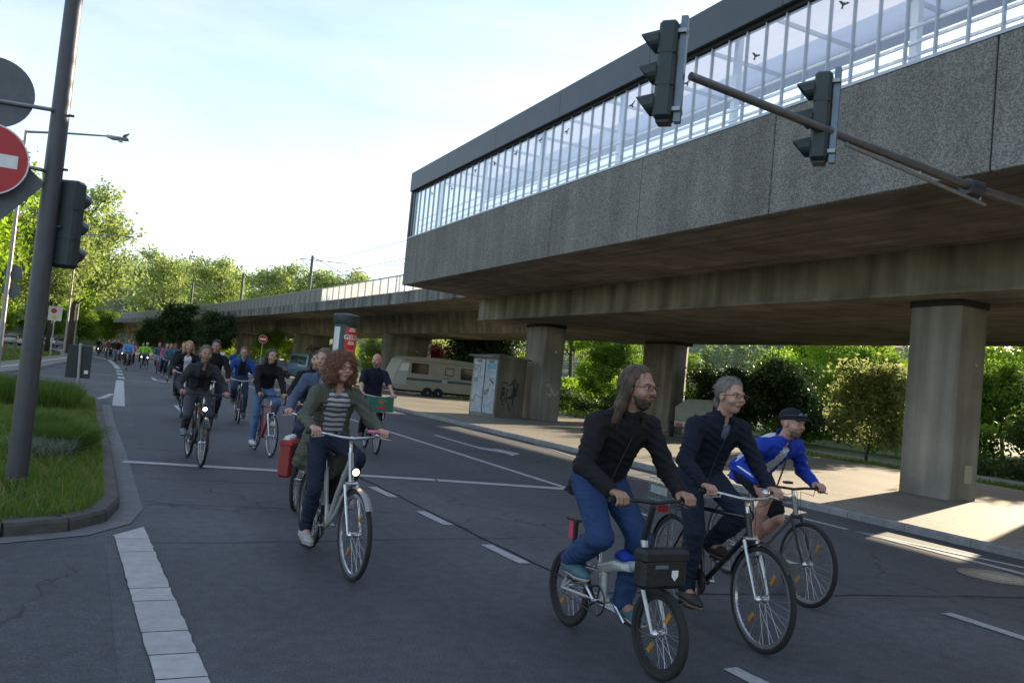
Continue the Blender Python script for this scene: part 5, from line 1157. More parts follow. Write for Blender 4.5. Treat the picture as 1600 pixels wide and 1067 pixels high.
    for sg in (-1, 1):
        q = J[sg]; tl = .084 if not female else .088
        if shorts: T.cone(v3(q['hp']), v3(q['hp'].lerp(q['kn'], .82)), (tl+.012)*s, .085*s, .04)
        else:
            T.cone(v3(q['hp']), v3(q['kn']), (tl+lz)*s, (.060+lz)*s, .04).cone(v3(q['kn']), v3(q['kn'].lerp(q['an'], .4)-Vector((.01, 0, 0))), (.060+lz)*s, (.058+lz)*s).cone(v3(q['kn'].lerp(q['an'], .4)-Vector((.01, 0, 0))), v3(q['an']+Vector((0, 0, .005))), (.058+lz)*s, (.047+lz)*s, .03)
    T.plane(v3(H+sd_*.14), v3(sd_))
    if near: T.noise(-.012, 40, 1.3, (.6, .6, 1.4)).noise(-.0035, 95, 3., (1, 1, 1.2))
    if trousers: put('trousers' if not shorts else 'shorts', T, trousers)
    # ---- top
    def torso(S_, ex, low, hem_flare=0.0):
        S_.cone(v3(H-sd_*low), v3(W_), (.135+ex+hem_flare)*s*j, (.132+ex)*s*j, .03, fr=fx).cone(v3(W_), v3(Ch), (.132+ex)*s*j, (.158+ex)*s*j, .04, fr=fx).cone(v3(Ch), v3(Nk-sd_*.085*s), (.158+ex)*s*j, (.115+ex)*s, .04, fr=fx)
        for sg in (-1, 1): S_.cone(v3(Nk+Vector((-.01, sg*.035, -.015))-sd_*.02), v3(J[sg]['sh']-sd_*.006), (.052+ex*.6)*s, (.047+ex*.5)*s, .035)
        S_.cone(v3(J[-1]['sh']-sd_*.03), v3(J[1]['sh']-sd_*.03), (.05+ex)*s, (.05+ex)*s, .05); S_.cone(v3(Nk-sd_*.06), v3(Nk+Vector((.012, 0, .03))), (.072+ex*.6)*s, (.058+ex*.4)*s, .04)
        if female: S_.ell(v3(Ch+fd*.075+sd_*.02), (.075*s, .125*s, .075*s), None, .05)
    def arms(S_, ex, t=1.0):
        for sg in (-1, 1):
            q = J[sg]; w2 = q['el'].lerp(q['wr'], .93)
            if t < 1: S_.cone(v3(q['sh']), v3(q['sh'].lerp(q['el'], .8)), (.054+ex)*s, (.05+ex)*s, .04)
            else: S_.cone(v3(q['sh']), v3(q['el']), (.053+ex)*s, (.046+ex)*s, .04).cone(v3(q['el']), v3(w2), (.046+ex)*s, (.034+ex)*s, .03)
    if shirt:
        S_ = SDF(); torso(S_, .002, .06); S_.ell(v3(Nk+fd*.095+sd_*.03), (.06*s, (.06 if female else .045)*s, (.11 if female else .07)*s), np.array([v3(fd), (0, 1, 0), v3(sd_)]), .01, 's'); S_.plane(v3(H-sd_*.12), v3(-sd_)).plane(v3(Nk+sd_*.0), v3(sd_))
        if near: S_.noise(.002, 40, 2.2)
        put('shirt', S_, shirt)
    if jacket:
        S_ = SDF(); ex = .014; torso(S_, ex, .2, .02)
        arms(S_, .005+.008*near, 1.0 if sleeves else .5)
        if long_hem:
            for sg in (-1, 1): S_.cone(v3(H+Vector((-.06, sg*.1, .02))), v3(H+Vector((-.10, sg*.20, -long_hem))), .11*s, .06*s, .06)
            S_.cone(v3(H+Vector((-.1, 0, 0))), v3(H+Vector((-.17, 0, -long_hem))), .1*s, .05*s, .08)
        if open_front:
            axs = np.array([v3(fd), (0, 1, 0), v3(sd_)])
            S_.ell(v3(H+fd*.17+sd_*.18), (.16, open_front*.78, .62), axs, .02, 's')
        elif neck_open and shirt: S_.ell(v3(Nk+fd*.125+sd_*.01), (.075*s, .042*s, .13*s), np.array([v3(fd), (0, 1, 0), v3(sd_)]), .01, 's')
        if not long_hem: S_.plane(v3(H+Vector((-.02, 0, -.115))), v3(-(sd_*.55+Vector((-.12, 0, .45)))))
        S_.plane(v3(Nk+Vector((0, 0, .045))), (-.35, 0, 1))
        if near: S_.noise(-.017, 36, .6, (.8, .8, 1.2)).noise(-.005, 80, 4.1, (1, 1, 1.1))
        
        jo = put('jacket' if sleeves else 'polo_shirt', S_, jacket)
        if h < .012 and jo is not None and not open_front:
            co = np.zeros(len(jo.data.vertices)*3, dtype=np.float32); jo.data.vertices.foreach_get('co', co); co = co.reshape(-1, 3); m0_ = np.abs(co[:, 1]) < .016; cc = co[m0_]; tt = (cc-v3(H))@v3(sd_); ff = (cc-v3(H))@v3(fd); zp = []
            for t in np.linspace(-.06, Lt-.09, 22):
                k_ = np.abs(tt-t) < .014
                if k_.any(): zp.append(v3(H)+v3(sd_)*t+v3(fd)*(ff[k_].max()+.001))
            if len(zp) > 4: MB().tube(zp, .0042, 5).build('zip', mat('zip_metal', (.14, .14, .15), .4, .7), jo, True)
        if h < .02 and jo is not None:
            A_ = []; B_ = []
            for i_ in range(21):
                t = R(32+296*i_/20); c_ = v3(Nk)+v3(fd)*.012; q_ = v3(fd)*math.cos(t)*.078*s+np.array([0, math.sin(t)*.075*s, 0]); A_.append(c_+q_-v3(sd_)*.02+np.array([0, 0, .0])); B_.append(c_+q_*1.04+np.array([.006*0, 0, .048-.014*math.cos(t)]))
            MB().strip(A_, B_).strip([a*1+(a-v3(Nk))*.07 for a in A_], [b_+(b_-v3(Nk))*.10-np.array([0, 0, .008]) for b_ in B_]).strip(B_, [b_+(b_-v3(Nk))*.10-np.array([0, 0, .008]) for b_ in B_]).build('collar', jacket, jo, True, False)
    # ---- shoes
    for sg in (-1, 1):
        q = J[sg]; S_ = SDF(); p = q['pd']; z0 = .012
        S_.cone(v3(p+Vector((-.11, 0, z0+.045))), v3(p+Vector((.05, sg*.005, z0+.034))), .04*s, .042*s, .03).cone(v3(p+Vector((.05, sg*.005, z0+.034))), v3(p+Vector((.115, sg*.003, z0+.026))), .042*s, .03*s, .03).cone(v3(p+Vector((-.105, 0, z0+.05))), v3(q['an']+Vector((-.002, 0, .0))), .04*s, .042*s, .03).plane(v3(p+Vector((0, 0, z0+.012))), (0, 0, -1))
        sh_o = put('shoe', S_, shoes or M_black, min(h, .012))
        S_ = SDF(); S_.cone(v3(p+Vector((-.11, 0, z0+.04))), v3(p+Vector((.05, sg*.005, z0+.03))), .044*s, .046*s, .03).cone(v3(p+Vector((.05, sg*.005, z0+.03))), v3(p+Vector((.115, sg*.003, z0+.022))), .046*s, .034*s, .03).plane(v3(p+Vector((0, 0, z0+.014))), (0, 0, 1)).plane(v3(p+Vector((0, 0, z0-.008))), (0, 0, -1))
        if sh_o is not None and near: put('sole', S_, sole or mat('sole_pale', (.35, .33, .3), .7), min(h, .012), sh_o)
    # ---- hair
    kind, hm = hair
    if kind != 'bald' and hm is not None:
        S_ = SDF()
        def face_cut(): S_.ell(hp_(.105, 0, -.03), (.085*s, .068*s, .105*s), AX, .012, 's')
        if kind in ('short', 'tied', 'cap'):
            S_.ell(hp_(-.018, 0, .04), (.108*s, .086*s, .10*s), AX, .01).plane(hp_(0, 0, -.035), v3(-hu)).plane(hp_(.042, 0, .05), v3(hf*.78-hu*.62), 'i', .022); 
            if kind == 'tied': S_.cone(hp_(-.11, 0, .0), hp_(-.125, 0, -.05), .022*s, .016*s, .02).cone(hp_(-.125, 0, -.05), hp_(-.10, .01, -.12), .018*s, .01*s, .02)
        elif kind == 'long':
            S_.ell(hp_(-.02, 0, .04), (.108*s, .088*s, .10*s), AX, .01).plane(hp_(.04, 0, .055), v3(hf*.85-hu*.52), 'i', .022)
            for l_ in (-1, 1): S_.cone(hp_(-.02, l_*.07, .02), hp_(-.05, l_*.085, -.11), .035*s, .034*s, .03).cone(hp_(-.05, l_*.085, -.11), hp_(-.075, l_*.10, -.2), .034*s, .02*s, .03)
            S_.cone(hp_(-.08, 0, .02), hp_(-.11, 0, -.2), .06*s, .05*s, .04); face_cut()
        elif kind == 'curly':
            S_.ell(hp_(-.03, 0, .03), (.13*s, .13*s, .122*s), AX, .02)
            for l_ in (-1, 1): S_.ell(hp_(-.02, l_*.08, -.06), (.08*s, .062*s, .095*s), AX, .04)
            S_.ell(hp_(-.08, 0, -.06), (.08*s, .12*s, .1*s), AX, .04); S_.ell(hp_(.11, 0, -.035), (.1*s, .062*s, .115*s), AX, .012, 's')
            S_.noise(.006, 75, 1.1).noise(.005, 140, 3.3)
        if kind != 'curly': S_.noise(.0035, 85, 2.0, (1, 1, .35))
        ho = put('hair', S_, hm, hh)
        if ho is not None and h < .02:
            me = ho.data; nv = len(me.vertices); co = np.zeros(nv*3, dtype=np.float32); no = np.zeros(nv*3, dtype=np.float32); me.vertices.foreach_get('co', co); me.vertices.foreach_get('normal', no); co = co.reshape(-1, 3); no = no.reshape(-1, 3)
            rs = np.random.default_rng(len(label)); ns = (1600 if near and h < .012 else 400)*(2 if kind == 'curly' else 1); pk_ = rs.integers(0, nv, ns); c0 = co[pk_]; n0_ = no[pk_]
            rel = (c0-v3(Hd)); flow = (-v3(hf)*.9-v3(hu)*.25) if kind in ('short', 'tied', 'cap') else (-v3(hu)*1.0-v3(hf)*.35)
            fl = np.tile(flow, (ns, 1))+rs.normal(0, .16 if kind != 'curly' else .9, (ns, 3)); fl -= n0_*(fl*n0_).sum(1)[:, None]; fl /= np.linalg.norm(fl, axis=1)[:, None]+1e-9
            ln = rs.uniform(.03, .07, ns)[:, None]*(1.3 if kind == 'long' else .75); lift = rs.uniform(.001, .007 if kind != 'curly' else .022, ns)[:, None]
            P0 = c0-n0_*.002; P1 = c0+fl*ln*.5+n0_*lift; P2_ = c0+fl*ln+n0_*lift*.3; sv_ = np.cross(fl, n0_); wd_s = .0014 if kind != 'curly' else .0016
            SV = np.stack([P0-sv_*wd_s, P0+sv_*wd_s, P1+sv_*wd_s, P1-sv_*wd_s, P2_+sv_*wd_s*.3, P2_-sv_*wd_s*.3], 1).reshape(-1, 3); kx = np.arange(ns)*6
            SF = np.concatenate([np.stack([kx, kx+1, kx+2, kx+3], 1), np.stack([kx+3, kx+2, kx+4, kx+5], 1)])
            tag(mesh_obj('strands', SV, SF, hm, ho, True), kind='stuff')
    if near:
        lp = MB()
        for l_ in (-1, 1):
            eyo = MB().lathe([(.001, -.011), (.008, -.008), (.0115, 0), (.008, .008), (.001, .011)], hp_(.078, l_*.033, .005), hf, 10).build('eye', mat('eye_white', (.55, .53, .5), .3), body, True); MB().lathe([(.0055, 0), (.0055, .0015)], hp_(.0885, l_*.033, .005), hf, 8).build('iris', mat('iris', (.03, .025, .02), .3), eyo)
            MB().tube([hp_(.09, l_*.015, .024), hp_(.092, l_*.034, .028), hp_(.08, l_*.052, .022)], .0036, 5).build('eyebrow', (hm or hairm('brow', (.06, .04, .03))) if beard is None else beard, body, True)
        lp.tube([hp_(.088, -.024, -.0595), hp_(.0985, -.008, -.0565), hp_(.0985, .008, -.0565), hp_(.088, .024, -.0595)], [.002, .005, .005, .002], 6).build('lips', mat('lips', (.30, .11, .09), .45), body, True)
    if beard is not None:
        S_ = SDF(); S_.ell(hp_(.022, 0, -.037), ((.068+bth)*s, (.058+bth)*s, (.078+bth)*s), AX, .01).cone(hp_(.045, 0, -.085), hp_(.05, 0, -.088-bth), (.026+bth)*s, (.026+bth*.5)*s, .03).plane(hp_(.0, 0, -.040), v3(hu+hf*.25)).plane(hp_(.0, 0, 0), v3(-hf)); S_.ell(hp_(.098, 0, -.058), (.02*s, .026*s, .009*s), AX, .006, 's'); S_.noise(.0025, 160, 1.0); put('beard', S_, beard, hh)
        MB().tube([hp_(.094, -.03, -.05), hp_(.108, -.008, -.042), hp_(.108, .008, -.042), hp_(.094, .03, -.05)], [.003, .0035+bth*.4, .0035+bth*.4, .003], 6).build('moustache', beard, body, True)
    if glasses:
        gm = MB(); M_gl = mat('spectacle_frame', (.05, .045, .04), .3, .6)
        for l_ in (-1, 1):
            c = hp_(.108, l_*.034, .004); gm.tube([c+v3(hl)*math.cos(t)*.025*s+v3(hu)*math.sin(t)*.018*s for t in np.linspace(0, 2*math.pi, 15)[:-1]], .0022, 4, closed=True); gm.tube([hp_(.106, l_*.058, .008), hp_(.06, l_*.083, .008), hp_(-.01, l_*.086, .004)], .002, 4)
        gm.tube([hp_(.109, -.01, .006), hp_(.112, 0, .009), hp_(.109, .01, .006)], .0022, 4); gm.build('spectacles', M_gl, body)
    if cap is not None:
        S_ = SDF(); S_.ell(hp_(-.014, 0, .045), (.114*s, .092*s, .092*s), AX, .01).plane(hp_(0, 0, .03), v3(-hu+hf*.12)); c_ = put('cap', S_, cap, hh)
        vs_ = MB(); A = []; B_ = []; 
        for i in range(13):
            t = -1.15+2.3*i/12; A.append(hp_(-.01+.108*math.cos(t), .088*math.sin(t), .048)); B_.append(hp_(-.005+.108*math.cos(t)+.085*math.cos(t*.8), .092*math.sin(t), .036-.004*abs(t)))
        vs_.strip(A, B_).strip([a+v3(hu)*.004 for a in A], [b+v3(hu)*.004 for b in B_]).build('cap_visor', cap, body, True, False)
        gm = MB()
        for l_ in (-1, 1): gm.tube([hp_(.106, l_*.008, .072), hp_(.104, l_*.03, .078), hp_(.092, l_*.052, .072)], [.010, .016, .008], 8)
        gm.tube([hp_(.09, -.055, .072), hp_(-.02, -.094, .066)], .003, 4).tube([hp_(.09, .055, .072), hp_(-.02, .094, .066)], .003, 4).build('sunglasses', mat('mirror_lens', (.12, .16, .22), .1, .5), body, True)
    return dict(body=body, J=J, H=H, Nk=Nk, Ch=Ch, sd=sd_, fd=fd, e=e)
def pannier(bk, c, size, m, name='pannier', parent=None):
    x, y, z = c; a, b_, d = size
    o = MB().bbox((x-a/2, y-b_/2, z-d/2), (x+a/2, y+b_/2, z+d/2), .025).build(name, m, bk['e'], False)
    MB().bbox((x-a/2-.006, y-b_/2-.006, z+d/2-.05), (x+a/2+.006, y+b_/2+.006, z+d/2+.02), .015).build('flap', m, o)
    return o
# ------------------------------------------------------------------ the cyclists
M_denim = cloth('denim', (.035, .055, .11), var=.25, scale=10); M_denimb = cloth('denim_blue', (.024, .052, .135), var=.22, scale=9); M_denimd = cloth('denim_dark', (.016, .023, .042), var=.25, scale=9); M_denimp = cloth('denim_pale', (.09, .16, .30), var=.22, scale=10)
M_blk = cloth('black', (.012, .012, .014)); M_navy = cloth('navy', (.010, .013, .026)); M_char = cloth('charcoal', (.035, .036, .042)); M_parka = cloth('parka_green', (.082, .09, .068)); M_royal = cloth('royal_blue', (.012, .045, .36), .7); M_grey = cloth('grey', (.22, .23, .25)); M_lteal = cloth('teal', (.05, .13, .17)); M_shirtb = cloth('shirt_blue', (.12, .30, .60)); M_hv = cloth('hi_vis', (.22, .52, .05)); M_rose = cloth('rose', (.45, .07, .14)); M_whitec = cloth('white_cloth', (.55, .56, .6)); M_slate = cloth('slate', (.07, .10, .16)); M_bluef = cloth('fleece_blue', (.02, .06, .25))
# striped top
M_str = bpy.data.materials.new('striped_knit'); M_str.use_nodes = True; N, L, b = nodes_of(M_str); b.inputs['Roughness'].default_value = .85
tc = N.new('ShaderNodeTexCoord'); wv = N.new('ShaderNodeTexWave'); wv.bands_direction = 'Z'; wv.inputs['Scale'].default_value = 7.5; wv.inputs['Distortion'].default_value = 1.6; wv.inputs['Detail'].default_value = 1; wv.inputs['Detail Scale'].default_value = 1.5
cr = N.new('ShaderNodeValToRGB'); cr.color_ramp.interpolation = 'CONSTANT'; cr.color_ramp.elements[0].color = (.07, .07, .09, 1); cr.color_ramp.elements[1].color = (.42, .40, .40, 1); cr.color_ramp.elements[1].position = .42
L.new(tc.outputs['Object'], wv.inputs['Vector']); L.new(wv.outputs[0], cr.inputs[0]); L.new(cr.outputs[0], b.inputs['Base Color'])
GB = 'bicycles at the front'; GP = 'cyclists at the front'
M_whf = mat('fork_white', (.62, .62, .62), .35, coat=.5)
# A: folding bike
bA = bike((2.98, 3.84), (2.97, 4.86), 'white and grey folding bicycle with small wheels and a black front bag', R_=.255, wb=1.0, tw=.024, frame=(.46, .48, .48), kind='fold', bar='flat', bz=.985, bx=.86, zs=.93, xs=.21, rack=False, phase=R(140), grip_y=.245, fork_m=M_whf, group=GB, rimm=M_black)
eA = bA['e']
o = MB().bbox((.96, -.20, .52), (1.07, .12, .735), .025).build('front_bag', mat('bag_black', (.012, .012, .013), .45, var=.2, bump=.2), eA)
MB().bbox((.957, -.204, .665), (1.076, .124, .742), .02).build('flap', mat('bag_black', (.012, .012, .013), .45), o)
for x_ in (1.0705,): MB().extrude([(-.022, .03), (.022, .03), (.022, -.005), (0, -.03), (-.022, -.005)], (x_, .02, .60), (0, 1, 0), (0, 0, 1), (1, 0, 0), .003).build('emblem', M_white, o)
MB().bb((1.0705, -.12, .64), (1.0725, -.03, .66)).build('reflective_patch', mat('patch_grey', (.12, .14, .18), .4), o)
MB().tube([(.55, -.0365, .545), (.72, -.036, .555)], .022, 6).build('frame_panel', M_whf, eA)
me = text_mesh('tern', .05, .001, .001); me.materials.append(M_white); t_ = link(bpy.data.objects.new('lettering', me), eA); t_.location = (.70, -.062, .545); t_.rotation_euler = (R(90), 0, 0)
S_ = SDF(); S_.ell((.6, 0, .60), (.075, .05, .032), None, .02).cone((.55, .02, .60), (.5, .03, .585), .03, .02).noise(.006, 60, 2); v_, f_ = S_.mesh(.008)
o = mesh_obj('blue_cloth', v_, f_, M_royal, None, True); o.location = eA.location; o.rotation_euler = eA.rotation_euler; tag(o, 'crumpled blue cloth tied on the folding bicycle frame', 'cloth')
MB().tube([(-.02, 0, .58), (-.03, 0, .70)], [.03, .026], 10).build('rear_lamp', mat('pump_pink', (.5, .04, .1), .4), eA, True); MB().bb((-.08, -.02, .70), (.05, .02, .715)).bb((.0, -.012, .5), (.025, .012, .7)).build('lamp_bracket', M_black, eA)
person(bA, 'cyclist with long brown hair, beard and black jacket on the folding bicycle', 1.05, 32, tone='tan', jacket=M_blk, trousers=M_denimb, shoes=mat('shoe_teal', (.05, .12, .15), .6), shirt=M_blk, hair=('long', hairm('brown', (.085, .055, .034))), head_yaw=18, bth=.0045, beard=hairm('beard', (.055, .04, .03)), glasses=True, bulk=1.12, neck_open=False, hipx=.03, group=GP, h=.009)
# B: trekking bike
bB = bike((4.0, 4.11), (4.14, 5.25), 'black touring bicycle with a chrome fork and rear wire basket', wb=1.12, frame=(.018, .018, .02), bar='swept', bz=.985, zs=.95, mud=mat('mudguard_black', (.02, .02, .02), .35), phase=R(-70), grip_y=.27, fork_m=M_chrome, group=GB)
eB = bB['e']
bk_ = MB(); z = .76
for z_ in (.78, .86, .94):
    P = [(-.24, -.14, z_), (.1, -.14, z_), (.1, .14, z_), (-.24, .14, z_)]; bk_.tube(P, .003, 4, closed=True)
for x_ in np.arange(-.24, .11, .057):
    for y_ in (-.14, .14): bk_.tube([(x_, y_, .76), (x_, y_, .95)], .0022, 4)
    bk_.tube([(x_, -.14, .765), (x_, .14, .765)], .0022, 4)
o = bk_.build('wire_basket', mat('basket_wire', (.16, .26, .25), .4, .5), eB, fix=False)
MB().bb((-.2, -.147, .83), (.06, -.143, .89)).build('name_board', mat('board_grey', (.3, .32, .33), .5), o)
MB().lathe([(.032, 0), (.03, .012), (.015, .025)], tuple(bB['grips'][1]+Vector((.05, -.12, .02))), (.3, 0, 1), 16).build('bell', M_chrome, eB, True)
MB().lathe([(.085, -.006), (.1, 0), (.085, .006)], tuple(bB['bb']+Vector((0, -.062, 0))), (0, 1, 0), 24).build('chain_guard', M_black, eB, True)
person(bB, 'cyclist with grey tied back hair, glasses and dark navy jacket', 1.01, 29, tone='fair', jacket=M_navy, trousers=M_denimd, shoes=mat('shoe_brown', (.03, .024, .02), .6), shirt=cloth('shirt_slate', (.09, .12, .18)), hair=('tied', hairm('grey', (.17, .155, .135))), head_yaw=12, glasses=True, bulk=1.1, group=GP, sole=mat('sole_gum', (.2, .14, .08), .7), h=.009)
# C: silver bike
bC = bike((5.3, 4.97), (5.4, 6.03), 'silver grey touring bicycle ridden by the cyclist in blue', wb=1.07, frame=(.20, .20, .19), bar='flat', bz=.93, zs=.90, phase=R(20), grip_y=.29, rack=True, fork_m=M_black, group=GB)
MB().box((.76, .0, .965), (.05, .07, .02)).build('bike_computer', M_black, bC['e'])
pc_ = person(bC, 'cyclist in a bright blue track jacket and black cap', 1.0, 51, tone='pink', jacket=M_royal, trousers=M_blk, shoes=M_blk, shirt=M_whitec, hair=('bald', None), head_yaw=14, cap=cloth('cap_black', (.015, .016, .02)), shorts=True, bth=.002, beard=hairm('stubble', (.14, .09, .07)), bulk=1.06, open_front=.075, group=GP, h=.009)
for sg in (-1, 1):
    q = pc_['J'][sg]; mbs = MB()
    for k_ in (-1, 0, 1):
        off = Vector((.012*k_, sg*.0, 0)); nrm = Vector((.15+.35*k_, sg*.9, .55)).normalized()
        pts = []
        for t in np.linspace(0, 1, 9):
            p = (q['sh']+Vector((0, 0, .0))).lerp(q['el'], t*2) if t < .5 else q['el'].lerp(q['wr'], (t-.5)*2*.88)
            rr_ = .0655-.012*t*2 if t < .5 else .056-.016*(t-.5)*2
            ax_ = (q['el']-q['sh'] if t < .5 else q['wr']-q['el']).normalized(); nn = (nrm-ax_*nrm.dot(ax_)).normalized(); pts.append(p+nn*rr_)
        mbs.tube(pts, .0048, 5)
    mbs.build('sleeve_stripes', M_white, pc_['body'], True)
st_ = MB(); q = pc_['J'][1]; st_.tube([tuple(pc_['Nk']+Vector((.02, .08, .02))), tuple(pc_['Ch']+pc_['fd']*.15+Vector((0, .06, 0))), tuple(pc_['H']+Vector((.33, .08, .12))), tuple(pc_['H']+Vector((.22, .1, -.1)))], .008, 6)
st_.build('shoulder_strap', mat('strap_olive', (.05, .05, .04), .7), pc_['body'], True)
# D: silver city bike
bD = bike((1.80, 6.09), (1.72, 7.18), 'silver low step city bicycle with a lit headlight and pink flower bell', wb=1.1, frame=(.42, .43, .44), kind='step', bar='swept', bz=1.07, zs=.88, mud=mat('mudguard_silver', (.3, .31, .32), .35, .6), lit=M_litw, phase=R(-110), grip_y=.28, group=GB, fork_m=M_chrome)
S_ = SDF(); gx_ = bD['grips'][1]+Vector((.06, -.11, .03))
for k_ in range(6): S_.ell((gx_.x+.022*math.cos(k_), gx_.y+.028*math.sin(k_), gx_.z), (.02, .02, .014), None, .006)
v_, f_ = S_.mesh(.005); mesh_obj('flower_bell', v_, f_, mat('pink_flower', (.6, .12, .22), .5), bD['e'], True)
pannier(bD, (.0, .12, .55), (.3, .14, .3), M_blk)
person(bD, 'cyclist with curly red hair in an open green parka and striped top', .95, 14, tone='pink', jacket=M_parka, trousers=M_denimd, shoes=mat('shoe_grey', (.3, .29, .27), .7), shirt=M_str, hair=('curly', hairm('auburn', (.17, .075, .038))), head_yaw=8, glasses=True, female=True, open_front=.14, long_hem=.2, group=GP, h=.009, bulk=1.06, hipx=.0)
# E: rider behind D, with the red pannier
GM = 'bicycles in the middle distance'; GQ = 'cyclists in the middle distance'
Md = dict(h=.013, hh=.0085, group=GQ)
bE = bike((1.97, 8.9), (2.46, 9.9), 'bicycle with a red pannier behind the city bicycle', wb=1.08, frame=(.03, .03, .035), bz=1.02, zs=.92, mud=MATS['mudguard_black'], phase=R(60), group=GM)
o = pannier(bE, (1.06, -.15, .55), (.3, .14, .38), mat('pannier_red', (.28, .025, .025), .45, var=.12, bump=.2)); MB().bbox((.95, -.075, .38), (1.22, -.03, .72), .02).build('pannier_back', M_blk, o)
for x_ in (.98, 1.14): MB().bb((x_-.012, -.2235, .40), (x_+.012, -.2215, .77)).build('strap', M_blk, o)
MB().tube([(.93, -.15, .775), (1.19, -.15, .775)], .03, 10).build('roll_top', M_white, o, True)
MB().extrude([(-.03, .03), (.03, .03), (.03, -.02), (0, -.04), (-.03, -.02)], (1.06, -.2205, .56), (1, 0, 0), (0, 0, 1), (0, -1, 0), .002).build('reflector_patch', M_whitec, o)
person(bE, 'cyclist in a grey blue denim jacket half hidden behind the curly haired one', 1.0, 22, jacket=cloth('denim_jacket', (.07, .10, .16)), trousers=M_denim, shirt=M_grey, hair=('short', hairm('lightbrown', (.12, .08, .05))), head_yaw=-12, **Md)
bE2 = bike((2.68, 11.3), (2.72, 12.4), 'dark bicycle hidden behind two cyclists near the stop line', frame=(.02, .03, .04), bz=1.0, zs=.92, lo=True, phase=R(160), group=GM)
person(bE2, 'dark haired cyclist with a black backpack, behind the denim jacket', 1.0, 24, jacket=M_blk, trousers=M_denimd, hair=('short', hairm('black', (.012, .011, .011))), head_yaw=-20, **Md)
# F: bald man with the crate
bF = bike((4.62, 14.8), (4.72, 15.9), 'bicycle with a green beer crate over its front wheel', wb=1.1, frame=(.02, .02, .02), bz=1.08, zs=.95, mud=MATS['mudguard_black'], phase=R(200), grip_y=.3, group=GM)
eF = bF['e']; M_crate = mat('crate_green', (.012, .12, .075), .4, var=.1)
o = MB(); cx, cz, cw, cd_, ch = 1.02, .80, .46, .34, .27
o.bb((cx-cd_/2, -cw/2, cz), (cx+cd_/2, cw/2, cz+.015))
for a_, b_ in (((cx-cd_/2, -cw/2), (cx-cd_/2+.014, cw/2)), ((cx+cd_/2-.014, -cw/2), (cx+cd_/2, cw/2))): o.bb((*a_, cz+.015), (*b_, cz+ch))
for y0, y1 in ((-cw/2, -cw/2+.014), (cw/2-.014, cw/2)): o.bb((cx-cd_/2+.014, y0, cz+.015), (cx+cd_/2-.014, y1, cz+ch))
o = o.build('crate', M_crate); o.location = eF.location; o.rotation_euler = eF.rotation_euler; tag(o, 'green beer crate fixed above the front wheel of the bald cyclist', 'crate')
for i_, (y_, z_, w2, h2) in enumerate(((0, .09, .22, .022), (0, .055, .12, .016))): MB().bb((cx+cd_/2+.001, y_-w2/2, cz+z_-h2/2), (cx+cd_/2+.003, y_+w2/2, cz+z_+h2/2)).build('crate_lettering', M_redp, o)
MB().lathe([(.05, 0), (.045, .003)], (cx+cd_/2+.001, 0, cz+.18), (1, 0, 0), 14).build('crate_emblem', mat('emblem_brown', (.3, .12, .04), .5), o)
for k_ in range(5): a_ = R(20+35*k_); MB().lathe([(.014, 0), (.012, .003)], (cx+cd_/2+.001, math.cos(a_)*.075, cz+.18+math.sin(a_)*.06), (1, 0, 0), 8).build('crate_emblem', MATS['green_paint'], o)
MB().tube([(cx-.15, -.1, cz-.01), (cx+.15, -.1, cz-.01), (cx+.15, .1, cz-.01), (cx-.15, .1, cz-.01)], .008, 5, closed=True).tube([(cx, -.1, cz-.01), (bF['wb'], -.06, .34)], .006, 5).tube([(cx, .1, cz-.01), (bF['wb'], .06, .34)], .006, 5).build('front_rack', M_chrome, eF)
person(bF, 'bald cyclist in a dark polo shirt behind the green crate', 1.05, 8, tone='pink', jacket=M_navy, trousers=M_blk, hair=('bald', None), head_yaw=-30, sleeves=False, bulk=1.1, neck_open=True, bth=.002, beard=hairm('stubble2', (.24, .15, .11)), **Md)
# G: red racing bike
bG = bike((2.50, 13.65), (2.40, 14.65), 'red racing bicycle with drop handlebars and brown tape', wb=1.0, tw=.013, frame=(.32, .02, .02), kind='race', bar='drop', bz=.98, zs=.95, rack=False, phase=R(-100), fork_m=M_chrome, group=GM)
person(bG, 'dark haired cyclist in black top and pale blue jeans on the red racer', .95, 24, tone='fair', jacket=M_blk, trousers=M_denimp, shoes=M_whitec, hair=('long', hairm('darkbrown', (.022, .016, .013))), head_yaw=4, female=True, neck_open=False, **Md)
# H: dark bike with bright lamp
bH = bike((1.30, 12.16), (1.22, 13.2), 'dark bicycle with a bright white headlight and a red bag at its side', wb=1.08, frame=(.025, .025, .03), bar='flat', bz=1.0, zs=.9, mud=MATS['mudguard_black'], lit=M_lit, phase=R(150), grip_y=.3, group=GM)
pannier(bH, (.1, .17, .62), (.34, .14, .42), MATS['pannier_red'])
person(bH, 'grey haired cyclist in a charcoal cardigan behind a bright headlight', .97, 30, tone='tan', jacket=M_char, trousers=cloth('jeans_grey', (.06, .065, .08)), shirt=M_blk, shoes=cloth('shoe_bluegrey', (.16, .2, .24)), hair=('short', hairm('saltpepper', (.10, .09, .085))), head_yaw=0, female=True, open_front=.06, **Md)
